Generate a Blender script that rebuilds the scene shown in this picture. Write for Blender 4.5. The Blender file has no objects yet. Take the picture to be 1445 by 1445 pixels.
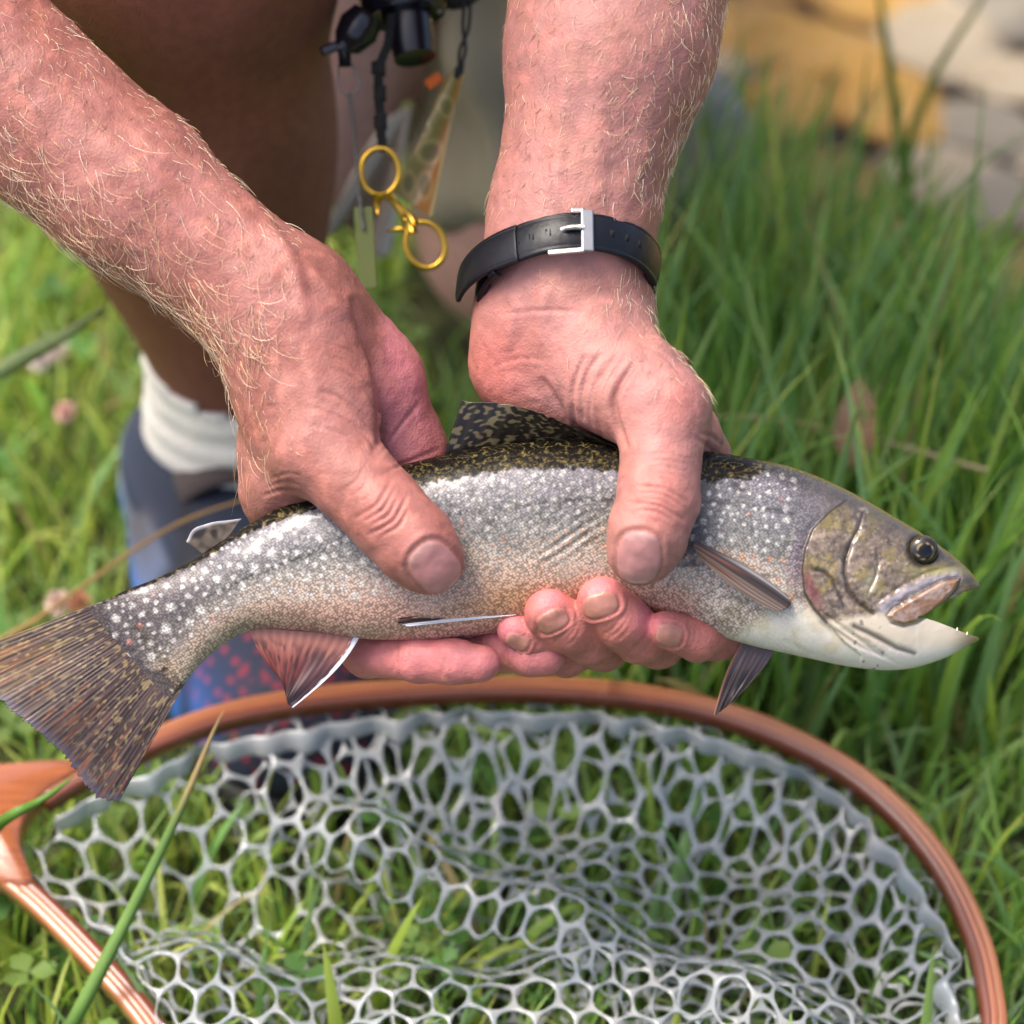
import bpy, bmesh, math, random
import numpy as np
from mathutils import Vector, Matrix, Quaternion

random.seed(7)
RNG = np.random.default_rng(11)
SC = bpy.context.scene
COL = SC.collection

# ------------------------------------------------------------------ camera
TH = math.radians(42.0)                 # camera looks down by this much
PX = 0.347 / 1445.0                     # metres per photo pixel at 1 m depth
FW = np.array([0.0, math.cos(TH), -math.sin(TH)])
UP = np.array([0.0, math.sin(TH), math.cos(TH)])
RT = np.array([1.0, 0.0, 0.0])
CAM = np.array([0.0, -math.cos(TH), 0.24 + math.sin(TH)])
cam_d = bpy.data.cameras.new("camera")
cam = bpy.data.objects.new("camera", cam_d)
COL.objects.link(cam)
cam.location = CAM
cam.rotation_euler = (math.pi / 2 - TH, 0, 0)
cam_d.sensor_width = 36.0
cam_d.lens = 18.0 / 0.1735
cam_d.clip_start = 0.02
cam_d.clip_end = 600.0
cam_d.dof.use_dof = True
cam_d.dof.focus_distance = 1.003
cam_d.dof.aperture_fstop = 5.8
SC.camera = cam

# ------------------------------------------------------------------ light
SUN_AZ = math.radians(-82.0)           # from the left, a little behind the angler
SUN_EL = math.radians(67.0)
world = bpy.data.worlds.new("World")
SC.world = world
world.use_nodes = True
wn = world.node_tree
wn.nodes.clear()
wo = wn.nodes.new("ShaderNodeOutputWorld")
wb = wn.nodes.new("ShaderNodeBackground")
sky = wn.nodes.new("ShaderNodeTexSky")
sky.sky_type = 'NISHITA'
sky.sun_disc = False
sky.sun_elevation = SUN_EL
sky.sun_rotation = SUN_AZ
sky.dust_density = 4.5
sky.air_density = 0.5
sky.ozone_density = 0.0
wb.inputs[1].default_value = 0.15
wn.links.new(sky.outputs[0], wb.inputs[0])
wn.links.new(wb.outputs[0], wo.inputs[0])
sun_d = bpy.data.lights.new("sun", 'SUN')
sun_d.energy = 1.05
sun_d.angle = math.radians(24.0)       # veiled by thin cloud and leaves
sun_d.color = (1.0, 0.94, 0.84)
sun = bpy.data.objects.new("sun", sun_d)
COL.objects.link(sun)
SDIR = Vector((math.sin(SUN_AZ) * math.cos(SUN_EL), math.cos(SUN_AZ) * math.cos(SUN_EL), math.sin(SUN_EL)))
sun.rotation_euler = SDIR.to_track_quat('Z', 'Y').to_euler()
sun.location = SDIR * 5
vs = SC.view_settings
vs.view_transform = 'Standard'
vs.look = 'None'
vs.gamma = 1.0
vs.use_curve_mapping = False
vs.exposure = 1.6
SC.cycles.use_denoising = True
SC.cycles.max_bounces = 8
SC.cycles.transparent_max_bounces = 12
SC.cycles.caustics_reflective = False
SC.cycles.caustics_refractive = False


# ------------------------------------------------------------------ helpers
def W(x, y, z=0.0):
    """photo pixel + distance (in pixels of the 1 m plane) in front of the 1 m plane -> world"""
    x = np.asarray(x, float); y = np.asarray(y, float); z = np.asarray(z, float)
    d = 1.0 - z * PX
    r = FW + np.multiply.outer((x - 722.5) * PX, RT) - np.multiply.outer((y - 722.5) * PX, UP)
    return CAM + r * d[..., None]


def WP(p):
    p = np.asarray(p, float)
    return W(p[..., 0], p[..., 1], p[..., 2])


def G(x, y, z=0.0):
    d = FW + RT * (x - 722.5) * PX - UP * (y - 722.5) * PX
    return CAM + d * ((z - CAM[2]) / d[2])


def lin(*c):
    c = np.asarray(c, float) / 255.0
    return np.where(c <= 0.04045, c / 12.92, ((c + 0.055) / 1.055) ** 2.4)


def sstep(a, b, x):
    t = np.clip((x - a) / (b - a), 0, 1)
    return t * t * (3 - 2 * t)


def hash3(i, j, k, seed):
    n = (i * 374761393 + j * 668265263 + k * 2147483647 + seed * 1274126177) & 0xffffffff
    n = ((n ^ (n >> 13)) * 1274126177) & 0xffffffff
    n = (n ^ (n >> 16)) & 0xffff
    return n.astype(np.float32) / 65535.0


def vnoise(p, scale, seed=0):
    """value noise in 0..1, p (n,2 or 3)"""
    p = np.asarray(p, np.float64) / scale
    if p.shape[-1] == 2:
        p = np.concatenate([p, np.full(p.shape[:-1] + (1,), 0.37)], -1)
    p = np.stack([p[..., 0] * 0.86 - p[..., 1] * 0.5 + 0.1 * p[..., 2], p[..., 0] * 0.5 + p[..., 1] * 0.86, p[..., 2] + 0.13 * p[..., 0]], -1)
    f = np.floor(p).astype(np.int64)
    d = p - f
    t = d * d * d * (d * (d * 6 - 15) + 10)
    out = 0.5
    for dx in (0, 1):
        for dy in (0, 1):
            for dz in (0, 1):
                w = (t[..., 0] if dx else 1 - t[..., 0]) * (t[..., 1] if dy else 1 - t[..., 1]) * (t[..., 2] if dz else 1 - t[..., 2])
                i, j, k = f[..., 0] + dx, f[..., 1] + dy, f[..., 2] + dz
                g = (hash3(i, j, k, seed) - 0.5) * (d[..., 0] - dx) + (hash3(i, j, k, seed + 101) - 0.5) * (d[..., 1] - dy) + (hash3(i, j, k, seed + 202) - 0.5) * (d[..., 2] - dz)
                out = out + 1.9 * w * g
    return np.clip(out, 0, 1)


def fbm(p, scale, seed=0, o=3):
    s = 0; a = 1; t = 0
    for i in range(o):
        s = s + a * vnoise(p, scale / 2 ** i, seed + i); t += a; a *= 0.5
    return s / t


def mixc(a, b, t):
    t = np.asarray(t)[..., None]
    return a * (1 - t) + b * t


def catmull(pts, n):
    """smooth resample of a polyline to n points"""
    P = np.asarray(pts, float)
    L = np.r_[0, np.cumsum(np.linalg.norm(np.diff(P, axis=0), axis=1))]
    Q = np.vstack([2 * P[0] - P[1], P, 2 * P[-1] - P[-2]])
    s = np.linspace(0, L[-1], n)
    i = np.clip(np.searchsorted(L, s, 'right') - 1, 0, len(P) - 2)
    t = ((s - L[i]) / np.maximum(L[i + 1] - L[i], 1e-9))[:, None]
    a, b, c, d = Q[i], Q[i + 1], Q[i + 2], Q[i + 3]
    return 0.5 * (2 * b + (c - a) * t + (2 * a - 5 * b + 4 * c - d) * t ** 2 + (3 * b - a - 3 * c + d) * t ** 3)


def polydist(X, Y, pts):
    """distance to a 2D polyline and position 0..1 along it"""
    pts = np.asarray(pts, float)
    best = np.full(X.shape, 1e9); pos = np.zeros(X.shape)
    m = len(pts) - 1
    for i in range(m):
        a, b = pts[i], pts[i + 1]
        e = b - a
        h = np.clip(((X - a[0]) * e[0] + (Y - a[1]) * e[1]) / max(e @ e, 1e-9), 0, 1)
        d = np.hypot(X - a[0] - h * e[0], Y - a[1] - h * e[1])
        k = d < best
        best = np.where(k, d, best); pos = np.where(k, (i + h) / m, pos)
    return best, pos


def mesh_np(name, V, F, mat=None, parent=None, smooth=True, cols=None, extra=None, uv=None):
    me = bpy.data.meshes.new(name)
    V = np.asarray(V, np.float32)
    if isinstance(F, np.ndarray):
        k = F.shape[1]
        me.vertices.add(len(V)); me.vertices.foreach_set("co", V.ravel())
        me.loops.add(F.size); me.loops.foreach_set("vertex_index", F.astype(np.int32).ravel())
        me.polygons.add(len(F))
        me.polygons.foreach_set("loop_start", np.arange(0, F.size, k, dtype=np.int32))
        me.polygons.foreach_set("loop_total", np.full(len(F), k, np.int32))
        me.update(calc_edges=True)
        me.validate()
    else:
        me.from_pydata([tuple(v) for v in V], [], F)
        me.update()
    me.polygons.foreach_set("use_smooth", np.full(len(me.polygons), smooth))
    if cols is not None:
        at = me.attributes.new("Col", 'FLOAT_COLOR', 'POINT')
        c4 = np.ones((len(V), 4), np.float32); c4[:, :3] = cols
        at.data.foreach_set("color", c4.ravel())
    for k, v in (extra or {}).items():
        at = me.attributes.new(k, 'FLOAT', 'POINT')
        at.data.foreach_set("value", np.asarray(v, np.float32))
    if uv is not None:
        at = me.attributes.new("puv", 'FLOAT_VECTOR', 'POINT')
        u3 = np.zeros((len(V), 3), np.float32); u3[:, :uv.shape[1]] = uv
        at.data.foreach_set("vector", u3.ravel())
    if mat:
        for m_ in (mat if isinstance(mat, (list, tuple)) else [mat]):
            me.materials.append(m_)
    o = bpy.data.objects.new(name, me)
    COL.objects.link(o)
    if parent:
        o.parent = parent
    return o


def empty(name, loc=(0, 0, 0)):
    o = bpy.data.objects.new(name, None)
    o.empty_display_size = 0.02
    o.location = loc
    COL.objects.link(o)
    return o


def put(o, parent):
    """parent keeping the world placement (objects carry world coordinates)"""
    o.parent = parent
    o.matrix_parent_inverse = Matrix.Translation(-Vector(parent.location))
    return o


def tag(o, label=None, cat=None, group=None, kind=None):
    if label: o["label"] = label
    if cat: o["category"] = cat
    if group: o["group"] = group
    if kind: o["kind"] = kind
    return o


def grid_faces(nu, nv, wrap_u=False, wrap_v=False, off=0):
    iu = np.arange(nu if wrap_u else nu - 1); iv = np.arange(nv if wrap_v else nv - 1)
    a, b = np.meshgrid(iu, iv, indexing='ij')
    a2 = (a + 1) % nu; b2 = (b + 1) % nv
    return np.stack([a * nv + b, a2 * nv + b, a2 * nv + b2, a * nv + b2], -1).reshape(-1, 4) + off


def frames(P):
    P = np.asarray(P, float)
    T = np.gradient(P, axis=0); T /= np.linalg.norm(T, axis=1)[:, None] + 1e-12
    N = np.zeros_like(P)
    ref = np.array([0, 0, 1.0]) if abs(T[0][2]) < 0.9 else np.array([1.0, 0, 0])
    n = np.cross(T[0], np.cross(ref, T[0])); n /= np.linalg.norm(n)
    for i in range(len(P)):
        n = n - T[i] * (n @ T[i]); n /= np.linalg.norm(n) + 1e-12
        N[i] = n
    return T, N, np.cross(T, N)


def tube(P, r, seg=8, cap=True):
    """V, F lists of a tube along P with radius r (scalar or array)"""
    P = np.asarray(P, float)
    n = len(P)
    r = np.broadcast_to(np.asarray(r, float), (n,))
    T, N, B = frames(P)
    a = np.linspace(0, 2 * np.pi, seg, endpoint=False)
    V = P[:, None] + r[:, None, None] * (np.cos(a)[None, :, None] * N[:, None] + np.sin(a)[None, :, None] * B[:, None])
    F = [tuple(f) for f in grid_faces(n, seg, False, True)]
    V = V.reshape(-1, 3)
    if cap:
        F.append(tuple(range(seg))[::-1]); F.append(tuple(range((n - 1) * seg, n * seg)))
    return V, F


def join(parts):
    VV = []; FF = []; o = 0
    for V, F in parts:
        VV.append(np.asarray(V, float)); FF += [tuple(int(i) + o for i in f) for f in F]
        o += len(V)
    return np.vstack(VV), FF


def obox(c, ax, half):
    """oriented box: centre, 3 axes (rows), half sizes"""
    c = np.asarray(c, float); ax = np.asarray(ax, float)
    V = [c + sx * half[0] * ax[0] + sy * half[1] * ax[1] + sz * half[2] * ax[2] for sx in (-1, 1) for sy in (-1, 1) for sz in (-1, 1)]
    return np.array(V), [(0, 1, 3, 2), (4, 6, 7, 5), (0, 4, 5, 1), (2, 3, 7, 6), (0, 2, 6, 4), (1, 5, 7, 3)]


def bevel(o, w, seg=2):
    m = o.modifiers.new("bevel", 'BEVEL'); m.width = w; m.segments = seg; m.limit_method = 'ANGLE'
    return o


# ------------------------------------------------------------------ materials
def mat_new(name):
    m = bpy.data.materials.new(name); m.use_nodes = True
    nt = m.node_tree
    b = nt.nodes["Principled BSDF"]
    return m, nt, b


def nd(nt, t, **kw):
    n = nt.nodes.new(t)
    for k, v in kw.items():
        setattr(n, k, v)
    return n


def simple(name, rgb, rough=0.5, metal=0.0, noise=0.0, nscale=60.0, bump=0.0, coat=0.0, spec=0.5):
    m, nt, b = mat_new(name)
    b.inputs["Roughness"].default_value = rough
    b.inputs["Metallic"].default_value = metal
    b.inputs["Coat Weight"].default_value = coat
    b.inputs["Specular IOR Level"].default_value = spec
    tc = nd(nt, "ShaderNodeTexCoord")
    nz = nd(nt, "ShaderNodeTexNoise"); nz.inputs["Scale"].default_value = nscale; nz.inputs["Detail"].default_value = 5
    nt.links.new(tc.outputs["Object"], nz.inputs["Vector"])
    mx = nd(nt, "ShaderNodeMix", data_type='RGBA')
    rgb = np.asarray(rgb)
    mx.inputs[6].default_value = (*np.clip(rgb * (1 - noise), 0, 1), 1); mx.inputs[7].default_value = (*np.clip(rgb * (1 + noise), 0, 1), 1)
    nt.links.new(nz.outputs["Fac"], mx.inputs[0]); nt.links.new(mx.outputs[2], b.inputs["Base Color"])
    if bump:
        bp = nd(nt, "ShaderNodeBump"); bp.inputs["Strength"].default_value = bump; bp.inputs["Distance"].default_value = 0.001
        nt.links.new(nz.outputs["Fac"], bp.inputs["Height"]); nt.links.new(bp.outputs[0], b.inputs["Normal"])
    return m


def mat_skin():
    m, nt, b = mat_new("skin")
    at = nd(nt, "ShaderNodeAttribute", attribute_name="Col")
    na = nd(nt, "ShaderNodeAttribute", attribute_name="nail")
    tc = nd(nt, "ShaderNodeTexCoord")
    n1 = nd(nt, "ShaderNodeTexNoise"); n1.inputs["Scale"].default_value = 900; n1.inputs["Detail"].default_value = 4
    v1 = nd(nt, "ShaderNodeTexVoronoi"); v1.inputs["Scale"].default_value = 1100
    n2 = nd(nt, "ShaderNodeTexNoise"); n2.inputs["Scale"].default_value = 220; n2.inputs["Detail"].default_value = 6
    for n in (n1, v1, n2): nt.links.new(tc.outputs["Object"], n.inputs["Vector"])
    mr = nd(nt, "ShaderNodeMapRange"); mr.inputs[1].default_value = 0.3; mr.inputs[2].default_value = 0.7; mr.inputs[3].default_value = 0.64; mr.inputs[4].default_value = 0.84
    nt.links.new(n2.outputs["Fac"], mr.inputs[0])
    mu = nd(nt, "ShaderNodeMix", data_type='RGBA', blend_type='MULTIPLY'); mu.inputs[0].default_value = 1
    cr = nd(nt, "ShaderNodeCombineColor")
    for i in range(3): nt.links.new(mr.outputs[0], cr.inputs[i])
    nt.links.new(at.outputs["Color"], mu.inputs[6]); nt.links.new(cr.outputs[0], mu.inputs[7])
    nt.links.new(mu.outputs[2], b.inputs["Base Color"])
    b.inputs["Specular IOR Level"].default_value = 0.4
    b.inputs["Subsurface Weight"].default_value = 0.13
    b.inputs["Subsurface Radius"].default_value = (1.0, 0.35, 0.2)
    b.inputs["Subsurface Scale"].default_value = 0.003
    rg = nd(nt, "ShaderNodeMapRange"); rg.inputs[3].default_value = 0.54; rg.inputs[4].default_value = 0.26
    nt.links.new(na.outputs["Fac"], rg.inputs[0]); nt.links.new(rg.outputs[0], b.inputs["Roughness"])
    ad = nd(nt, "ShaderNodeMath", operation='ADD'); nt.links.new(n1.outputs["Fac"], ad.inputs[0]); nt.links.new(v1.outputs["Distance"], ad.inputs[1])
    iv = nd(nt, "ShaderNodeMapRange"); iv.inputs[3].default_value = 0.24; iv.inputs[4].default_value = 0.04
    nt.links.new(na.outputs["Fac"], iv.inputs[0])
    bp = nd(nt, "ShaderNodeBump"); bp.inputs["Distance"].default_value = 0.0006
    nt.links.new(iv.outputs[0], bp.inputs["Strength"]); nt.links.new(ad.outputs[0], bp.inputs["Height"]); nt.links.new(bp.outputs[0], b.inputs["Normal"])
    return m


def mat_fish():
    m, nt, b = mat_new("trout_skin")
    at = nd(nt, "ShaderNodeAttribute", attribute_name="Col")
    sc = nd(nt, "ShaderNodeAttribute", attribute_name="scale")
    uv = nd(nt, "ShaderNodeAttribute", attribute_name="puv")
    mp = nd(nt, "ShaderNodeMapping"); mp.inputs["Scale"].default_value = (1.0, 1.1, 1.0); mp.inputs["Rotation"].default_value = (0, 0, 0.55)
    nt.links.new(uv.outputs["Vector"], mp.inputs["Vector"])
    v = nd(nt, "ShaderNodeTexVoronoi"); v.inputs["Scale"].default_value = 0.25; v.inputs["Randomness"].default_value = 0.62
    nt.links.new(mp.outputs[0], v.inputs["Vector"])
    mr = nd(nt, "ShaderNodeMapRange"); mr.inputs[1].default_value = 0.34; mr.inputs[2].default_value = 0.66; mr.inputs[3].default_value = 1.08; mr.inputs[4].default_value = 0.42
    nt.links.new(v.outputs["Distance"], mr.inputs[0])
    mm = nd(nt, "ShaderNodeMix", data_type='FLOAT'); mm.inputs[2].default_value = 1.0
    nt.links.new(sc.outputs["Fac"], mm.inputs[0]); nt.links.new(mr.outputs[0], mm.inputs[3])
    cc = nd(nt, "ShaderNodeCombineColor")
    for i in range(3): nt.links.new(mm.outputs[0], cc.inputs[i])
    mu = nd(nt, "ShaderNodeMix", data_type='RGBA', blend_type='MULTIPLY'); mu.inputs[0].default_value = 1
    nt.links.new(at.outputs["Color"], mu.inputs[6]); nt.links.new(cc.outputs[0], mu.inputs[7])
    dk = nd(nt, "ShaderNodeMix", data_type='RGBA', blend_type='MULTIPLY'); dk.inputs[0].default_value = 1; dk.inputs[7].default_value = (0.77, 0.77, 0.77, 1)
    nt.links.new(mu.outputs[2], dk.inputs[6]); nt.links.new(dk.outputs[2], b.inputs["Base Color"])
    b.inputs["Roughness"].default_value = 0.42
    b.inputs["Metallic"].default_value = 0.0
    wt = nd(nt, "ShaderNodeAttribute", attribute_name="wet")
    nt.links.new(wt.outputs["Fac"], b.inputs["Coat Weight"])
    nt.links.new(wt.outputs["Fac"], b.inputs["Specular IOR Level"])
    b.inputs["Coat Roughness"].default_value = 0.09
    b.inputs["Subsurface Weight"].default_value = 0.06
    b.inputs["Subsurface Scale"].default_value = 0.002
    bp = nd(nt, "ShaderNodeBump"); bp.inputs["Distance"].default_value = 0.0004; bp.invert = True
    sm = nd(nt, "ShaderNodeMath", operation='MULTIPLY'); sm.inputs[1].default_value = 0.35
    nt.links.new(sc.outputs["Fac"], sm.inputs[0]); nt.links.new(sm.outputs[0], bp.inputs["Strength"])
    nt.links.new(v.outputs["Distance"], bp.inputs["Height"]); nt.links.new(bp.outputs[0], b.inputs["Normal"])
    return m


def mat_attr(name, rough=0.4, coat=0.0, trans=0.0, spec=0.5, sss=0.0, bump=0.0, bscale=300.0):
    m, nt, b = mat_new(name)
    at = nd(nt, "ShaderNodeAttribute", attribute_name="Col")
    nt.links.new(at.outputs["Color"], b.inputs["Base Color"])
    b.inputs["Roughness"].default_value = rough
    b.inputs["Coat Weight"].default_value = coat
    b.inputs["Specular IOR Level"].default_value = spec
    b.inputs["Subsurface Weight"].default_value = sss
    b.inputs["Subsurface Scale"].default_value = 0.002
    if bump:
        tc = nd(nt, "ShaderNodeTexCoord")
        nz = nd(nt, "ShaderNodeTexNoise"); nz.inputs["Scale"].default_value = bscale; nz.inputs["Detail"].default_value = 6
        nt.links.new(tc.outputs["Object"], nz.inputs["Vector"])
        bp = nd(nt, "ShaderNodeBump"); bp.inputs["Strength"].default_value = bump; bp.inputs["Distance"].default_value = 0.001
        nt.links.new(nz.outputs["Fac"], bp.inputs["Height"]); nt.links.new(bp.outputs[0], b.inputs["Normal"])
    if trans:
        out = nt.nodes["Material Output"]
        tr = nd(nt, "ShaderNodeBsdfTranslucent"); nt.links.new(at.outputs["Color"], tr.inputs[0])
        mx = nd(nt, "ShaderNodeMixShader"); mx.inputs[0].default_value = trans
        nt.links.new(b.outputs[0], mx.inputs[1]); nt.links.new(tr.outputs[0], mx.inputs[2]); nt.links.new(mx.outputs[0], out.inputs[0])
    return m


def mat_wood(name, c1, c2, rough=0.33):
    m, nt, b = mat_new(name)
    uv = nd(nt, "ShaderNodeAttribute", attribute_name="puv")
    mp = nd(nt, "ShaderNodeMapping"); mp.inputs["Scale"].default_value = (22, 1100, 500)
    nt.links.new(uv.outputs["Vector"], mp.inputs["Vector"])
    nz = nd(nt, "ShaderNodeTexNoise"); nz.inputs["Scale"].default_value = 1.0; nz.inputs["Detail"].default_value = 6; nz.inputs["Roughness"].default_value = 0.65
    nt.links.new(mp.outputs[0], nz.inputs["Vector"])
    cr = nd(nt, "ShaderNodeValToRGB")
    cr.color_ramp.elements[0].position = 0.32; cr.color_ramp.elements[0].color = (*c1, 1)
    cr.color_ramp.elements[1].position = 0.68; cr.color_ramp.elements[1].color = (*c2, 1)
    nt.links.new(nz.outputs["Fac"], cr.inputs[0]); nt.links.new(cr.outputs[0], b.inputs["Base Color"])
    b.inputs["Roughness"].default_value = rough
    b.inputs["Coat Weight"].default_value = 0.5; b.inputs["Coat Roughness"].default_value = 0.16
    bp = nd(nt, "ShaderNodeBump"); bp.inputs["Strength"].default_value = 0.1; bp.inputs["Distance"].default_value = 0.0006
    nt.links.new(nz.outputs["Fac"], bp.inputs["Height"]); nt.links.new(bp.outputs[0], b.inputs["Normal"])
    return m


def mat_rubber():
    m, nt, b = mat_new("clear_rubber")
    tc = nd(nt, "ShaderNodeTexCoord")
    nz = nd(nt, "ShaderNodeTexNoise"); nz.inputs["Scale"].default_value = 35; nz.inputs["Detail"].default_value = 4
    nt.links.new(tc.outputs["Object"], nz.inputs["Vector"])
    cr = nd(nt, "ShaderNodeValToRGB")
    cr.color_ramp.elements[0].position = 0.35; cr.color_ramp.elements[0].color = (0.50, 0.56, 0.58, 1)
    cr.color_ramp.elements[1].position = 0.7; cr.color_ramp.elements[1].color = (0.70, 0.70, 0.66, 1)
    nt.links.new(nz.outputs["Fac"], cr.inputs[0]); nt.links.new(cr.outputs[0], b.inputs["Base Color"])
    b.inputs["Roughness"].default_value = 0.16
    b.inputs["IOR"].default_value = 1.45
    b.inputs["Transmission Weight"].default_value = 0.55
    b.inputs["Subsurface Weight"].default_value = 0.0
    b.inputs["Coat Weight"].default_value = 0.35
    b.inputs["Coat Roughness"].default_value = 0.1
    return m


M_SKIN = mat_skin()
M_FISH = mat_fish()
M_FIN = mat_attr("trout_fin", rough=0.38, coat=0.25, trans=0.25, spec=0.35)
M_GRASS = mat_attr("grass_blade", rough=0.42, trans=0.46, spec=0.4)
M_DRY = mat_attr("dry_plant", rough=0.75, trans=0.2, spec=0.2)
M_WOOD_D = mat_wood("mahogany", lin(84, 36, 20), lin(124, 60, 34))
M_WOOD_L = mat_wood("cherry", lin(122, 62, 34), lin(172, 104, 64))
M_WOOD_T = mat_wood("tan_ply", lin(132, 74, 42), lin(180, 116, 72))
M_RUB = mat_rubber()
M_BLACK = simple("black_rubber", (0.005, 0.006, 0.009), 0.38, spec=0.3, noise=0.3, bump=0.15, nscale=400)
M_BLKGL = simple("black_gloss_plastic", (0.008, 0.008, 0.012), 0.22, noise=0.2)
M_CORD = simple("black_cord", (0.012, 0.013, 0.012), 0.8, noise=0.5, bump=0.6, nscale=900)
M_STEEL = simple("brushed_steel", (0.46, 0.45, 0.43), 0.34, 1.0, noise=0.12, nscale=300)
M_DSTEEL = simple("dark_steel", (0.22, 0.22, 0.21), 0.35, 1.0, noise=0.2)
M_GOLD = simple("gold_plate", (0.66, 0.40, 0.06), 0.22, 1.0, noise=0.12)
M_OLIVE = simple("olive_metal", lin(108, 116, 62), 0.4, 0.35, noise=0.15, nscale=120)
M_KHAKI = simple("khaki_cotton", lin(146, 138, 114), 0.9, noise=0.12, nscale=500, bump=0.3)
M_LINER = simple("grey_liner_cotton", lin(196, 184, 168), 0.9, noise=0.06, nscale=400, bump=0.2)
M_SHIRT = simple("shirt_cotton", lin(150, 160, 150), 0.9, noise=0.1, nscale=300)
M_SOCK = simple("wool_sock", lin(236, 228, 212), 0.95, noise=0.16, nscale=700, bump=0.8)
M_ATTR = mat_attr("coloured_fabric", rough=0.75, bump=0.3, bscale=700)
M_SOLE = simple("shoe_sole", (0.012, 0.012, 0.012), 0.7, noise=0.3, bump=0.4, nscale=200)
M_ORANGE = simple("orange_foam", lin(214, 106, 40), 0.8, noise=0.1)
M_HAIR = mat_attr("body_hair", rough=0.35, spec=0.6)


# ------------------------------------------------------------------ signed distance modelling
class Field:
    def __init__(s, lo, hi, step):
        s.lo = np.array(lo, float); s.step = step
        s.n = np.ceil((np.array(hi) - s.lo) / step).astype(int) + 1
        s.F = np.full(s.n, 1e3 * step, np.float32)

    def box(s, lo, hi):
        a = np.clip(np.floor((np.array(lo) - s.lo) / s.step).astype(int), 0, s.n)
        b = np.clip(np.ceil((np.array(hi) - s.lo) / s.step).astype(int) + 1, 0, s.n)
        sl = tuple(slice(i, j) for i, j in zip(a, b))
        g = [(s.lo[i] + np.arange(a[i], b[i]) * s.step).astype(np.float32) for i in range(3)]
        return sl, g[0][:, None, None], g[1][None, :, None], g[2][None, None, :]

    def add(s, sl, d, k, sub=False):
        f = s.F[sl]
        if sub:
            e = -d
            h = np.maximum(k - np.abs(f - e), 0) / k
            s.F[sl] = np.maximum(f, e) + h * h * k * 0.25
        else:
            h = np.maximum(k - np.abs(f - d), 0) / k
            s.F[sl] = np.minimum(f, d) - h * h * k * 0.25

    def cone(s, a, b, ra, rb, k, flat=None, fs=1.0, sub=False):
        a = np.array(a, float); b = np.array(b, float)
        r = max(ra, rb) + k + 2 * s.step
        sl, x, y, z = s.box(np.minimum(a, b) - r, np.maximum(a, b) + r)
        if min(s.F[sl].shape) == 0: return
        e = b - a; ee = max(e @ e, 1e-9)
        px, py, pz = x - a[0], y - a[1], z - a[2]
        h = np.clip((px * e[0] + py * e[1] + pz * e[2]) / ee, 0, 1)
        qx, qy, qz = px - h * e[0], py - h * e[1], pz - h * e[2]
        q2 = qx * qx + qy * qy + qz * qz
        if flat is not None:
            n = np.array(flat, float); n /= np.linalg.norm(n)
            qn = qx * n[0] + qy * n[1] + qz * n[2]
            q2 = q2 + (fs * fs - 1) * qn * qn
        s.add(sl, np.sqrt(q2) - (ra + (rb - ra) * h), k, sub)

    def ball(s, c, r, k, sub=False):
        s.cone(c, np.array(c, float) + 1e-3, r, r, k, sub=sub)

    def chain(s, pts, k, **kw):
        for p, q in zip(pts[:-1], pts[1:]):
            s.cone(p[:3], q[:3], p[3], q[3], k, **kw)

    def mesh(s, iso=0.0, F=None):
        F = s.F if F is None else F
        F = F - iso
        S = F < 0
        c = np.zeros(np.array(F.shape) - 1, np.int8)
        for i in (0, 1):
            for j in (0, 1):
                for l in (0, 1):
                    c += S[i:S.shape[0] - 1 + i, j:S.shape[1] - 1 + j, l:S.shape[2] - 1 + l]
        act = (c > 0) & (c < 8)
        idx = np.full(c.shape, -1, np.int64)
        cells = np.argwhere(act)
        idx[act] = np.arange(len(cells))
        acc = np.zeros((len(cells), 3)); cnt = np.zeros(len(cells))
        ci, cj, cl = cells.T
        for ax in range(3):
            for o1 in (0, 1):
                for o2 in (0, 1):
                    off = np.zeros(3, int); oth = [i for i in range(3) if i != ax]
                    off[oth[0]] = o1; off[oth[1]] = o2
                    v0 = F[ci + off[0], cj + off[1], cl + off[2]]
                    e = np.zeros(3, int); e[ax] = 1
                    v1 = F[ci + off[0] + e[0], cj + off[1] + e[1], cl + off[2] + e[2]]
                    cr = (v0 < 0) != (v1 < 0)
                    t = np.where(cr, v0 / np.where(cr, v0 - v1, 1), 0)
                    for q in range(3):
                        acc[:, q] += np.where(cr, off[q] + (t if q == ax else 0), 0)
                    cnt += cr
        V = s.lo + (cells + acc / cnt[:, None]) * s.step
        Q = []
        for ax in range(3):
            o1, o2 = [(1, 2), (2, 0), (0, 1)][ax]
            sl0 = [slice(None)] * 3; sl1 = [slice(None)] * 3
            sl0[ax] = slice(0, -1); sl1[ax] = slice(1, None)
            a = S[tuple(sl0)]; b = S[tuple(sl1)]
            E = np.argwhere(a != b)
            E = E[(E[:, o1] > 0) & (E[:, o2] > 0) & (E[:, o1] < F.shape[o1] - 1) & (E[:, o2] < F.shape[o2] - 1)]
            ins = a[tuple(E.T)]
            def cell(d1, d2):
                P = E.copy(); P[:, o1] -= d1; P[:, o2] -= d2
                return idx[tuple(P.T)]
            q = np.stack([cell(1, 1), cell(0, 1), cell(0, 0), cell(1, 0)], -1)
            q[~ins] = q[~ins][:, ::-1]
            Q.append(q)
        Q = np.vstack(Q)
        return V, Q[(Q >= 0).all(1)]


def vnormals(V, F):
    a = V[F[:, 2]] - V[F[:, 0]]; b = V[F[:, 3]] - V[F[:, 1]]
    n = np.cross(a, b)
    N = np.zeros_like(V)
    for i in range(4):
        for q in range(3):
            N[:, q] += np.bincount(F[:, i], n[:, q], len(V))
    return N / (np.linalg.norm(N, axis=1)[:, None] + 1e-12)


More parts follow.
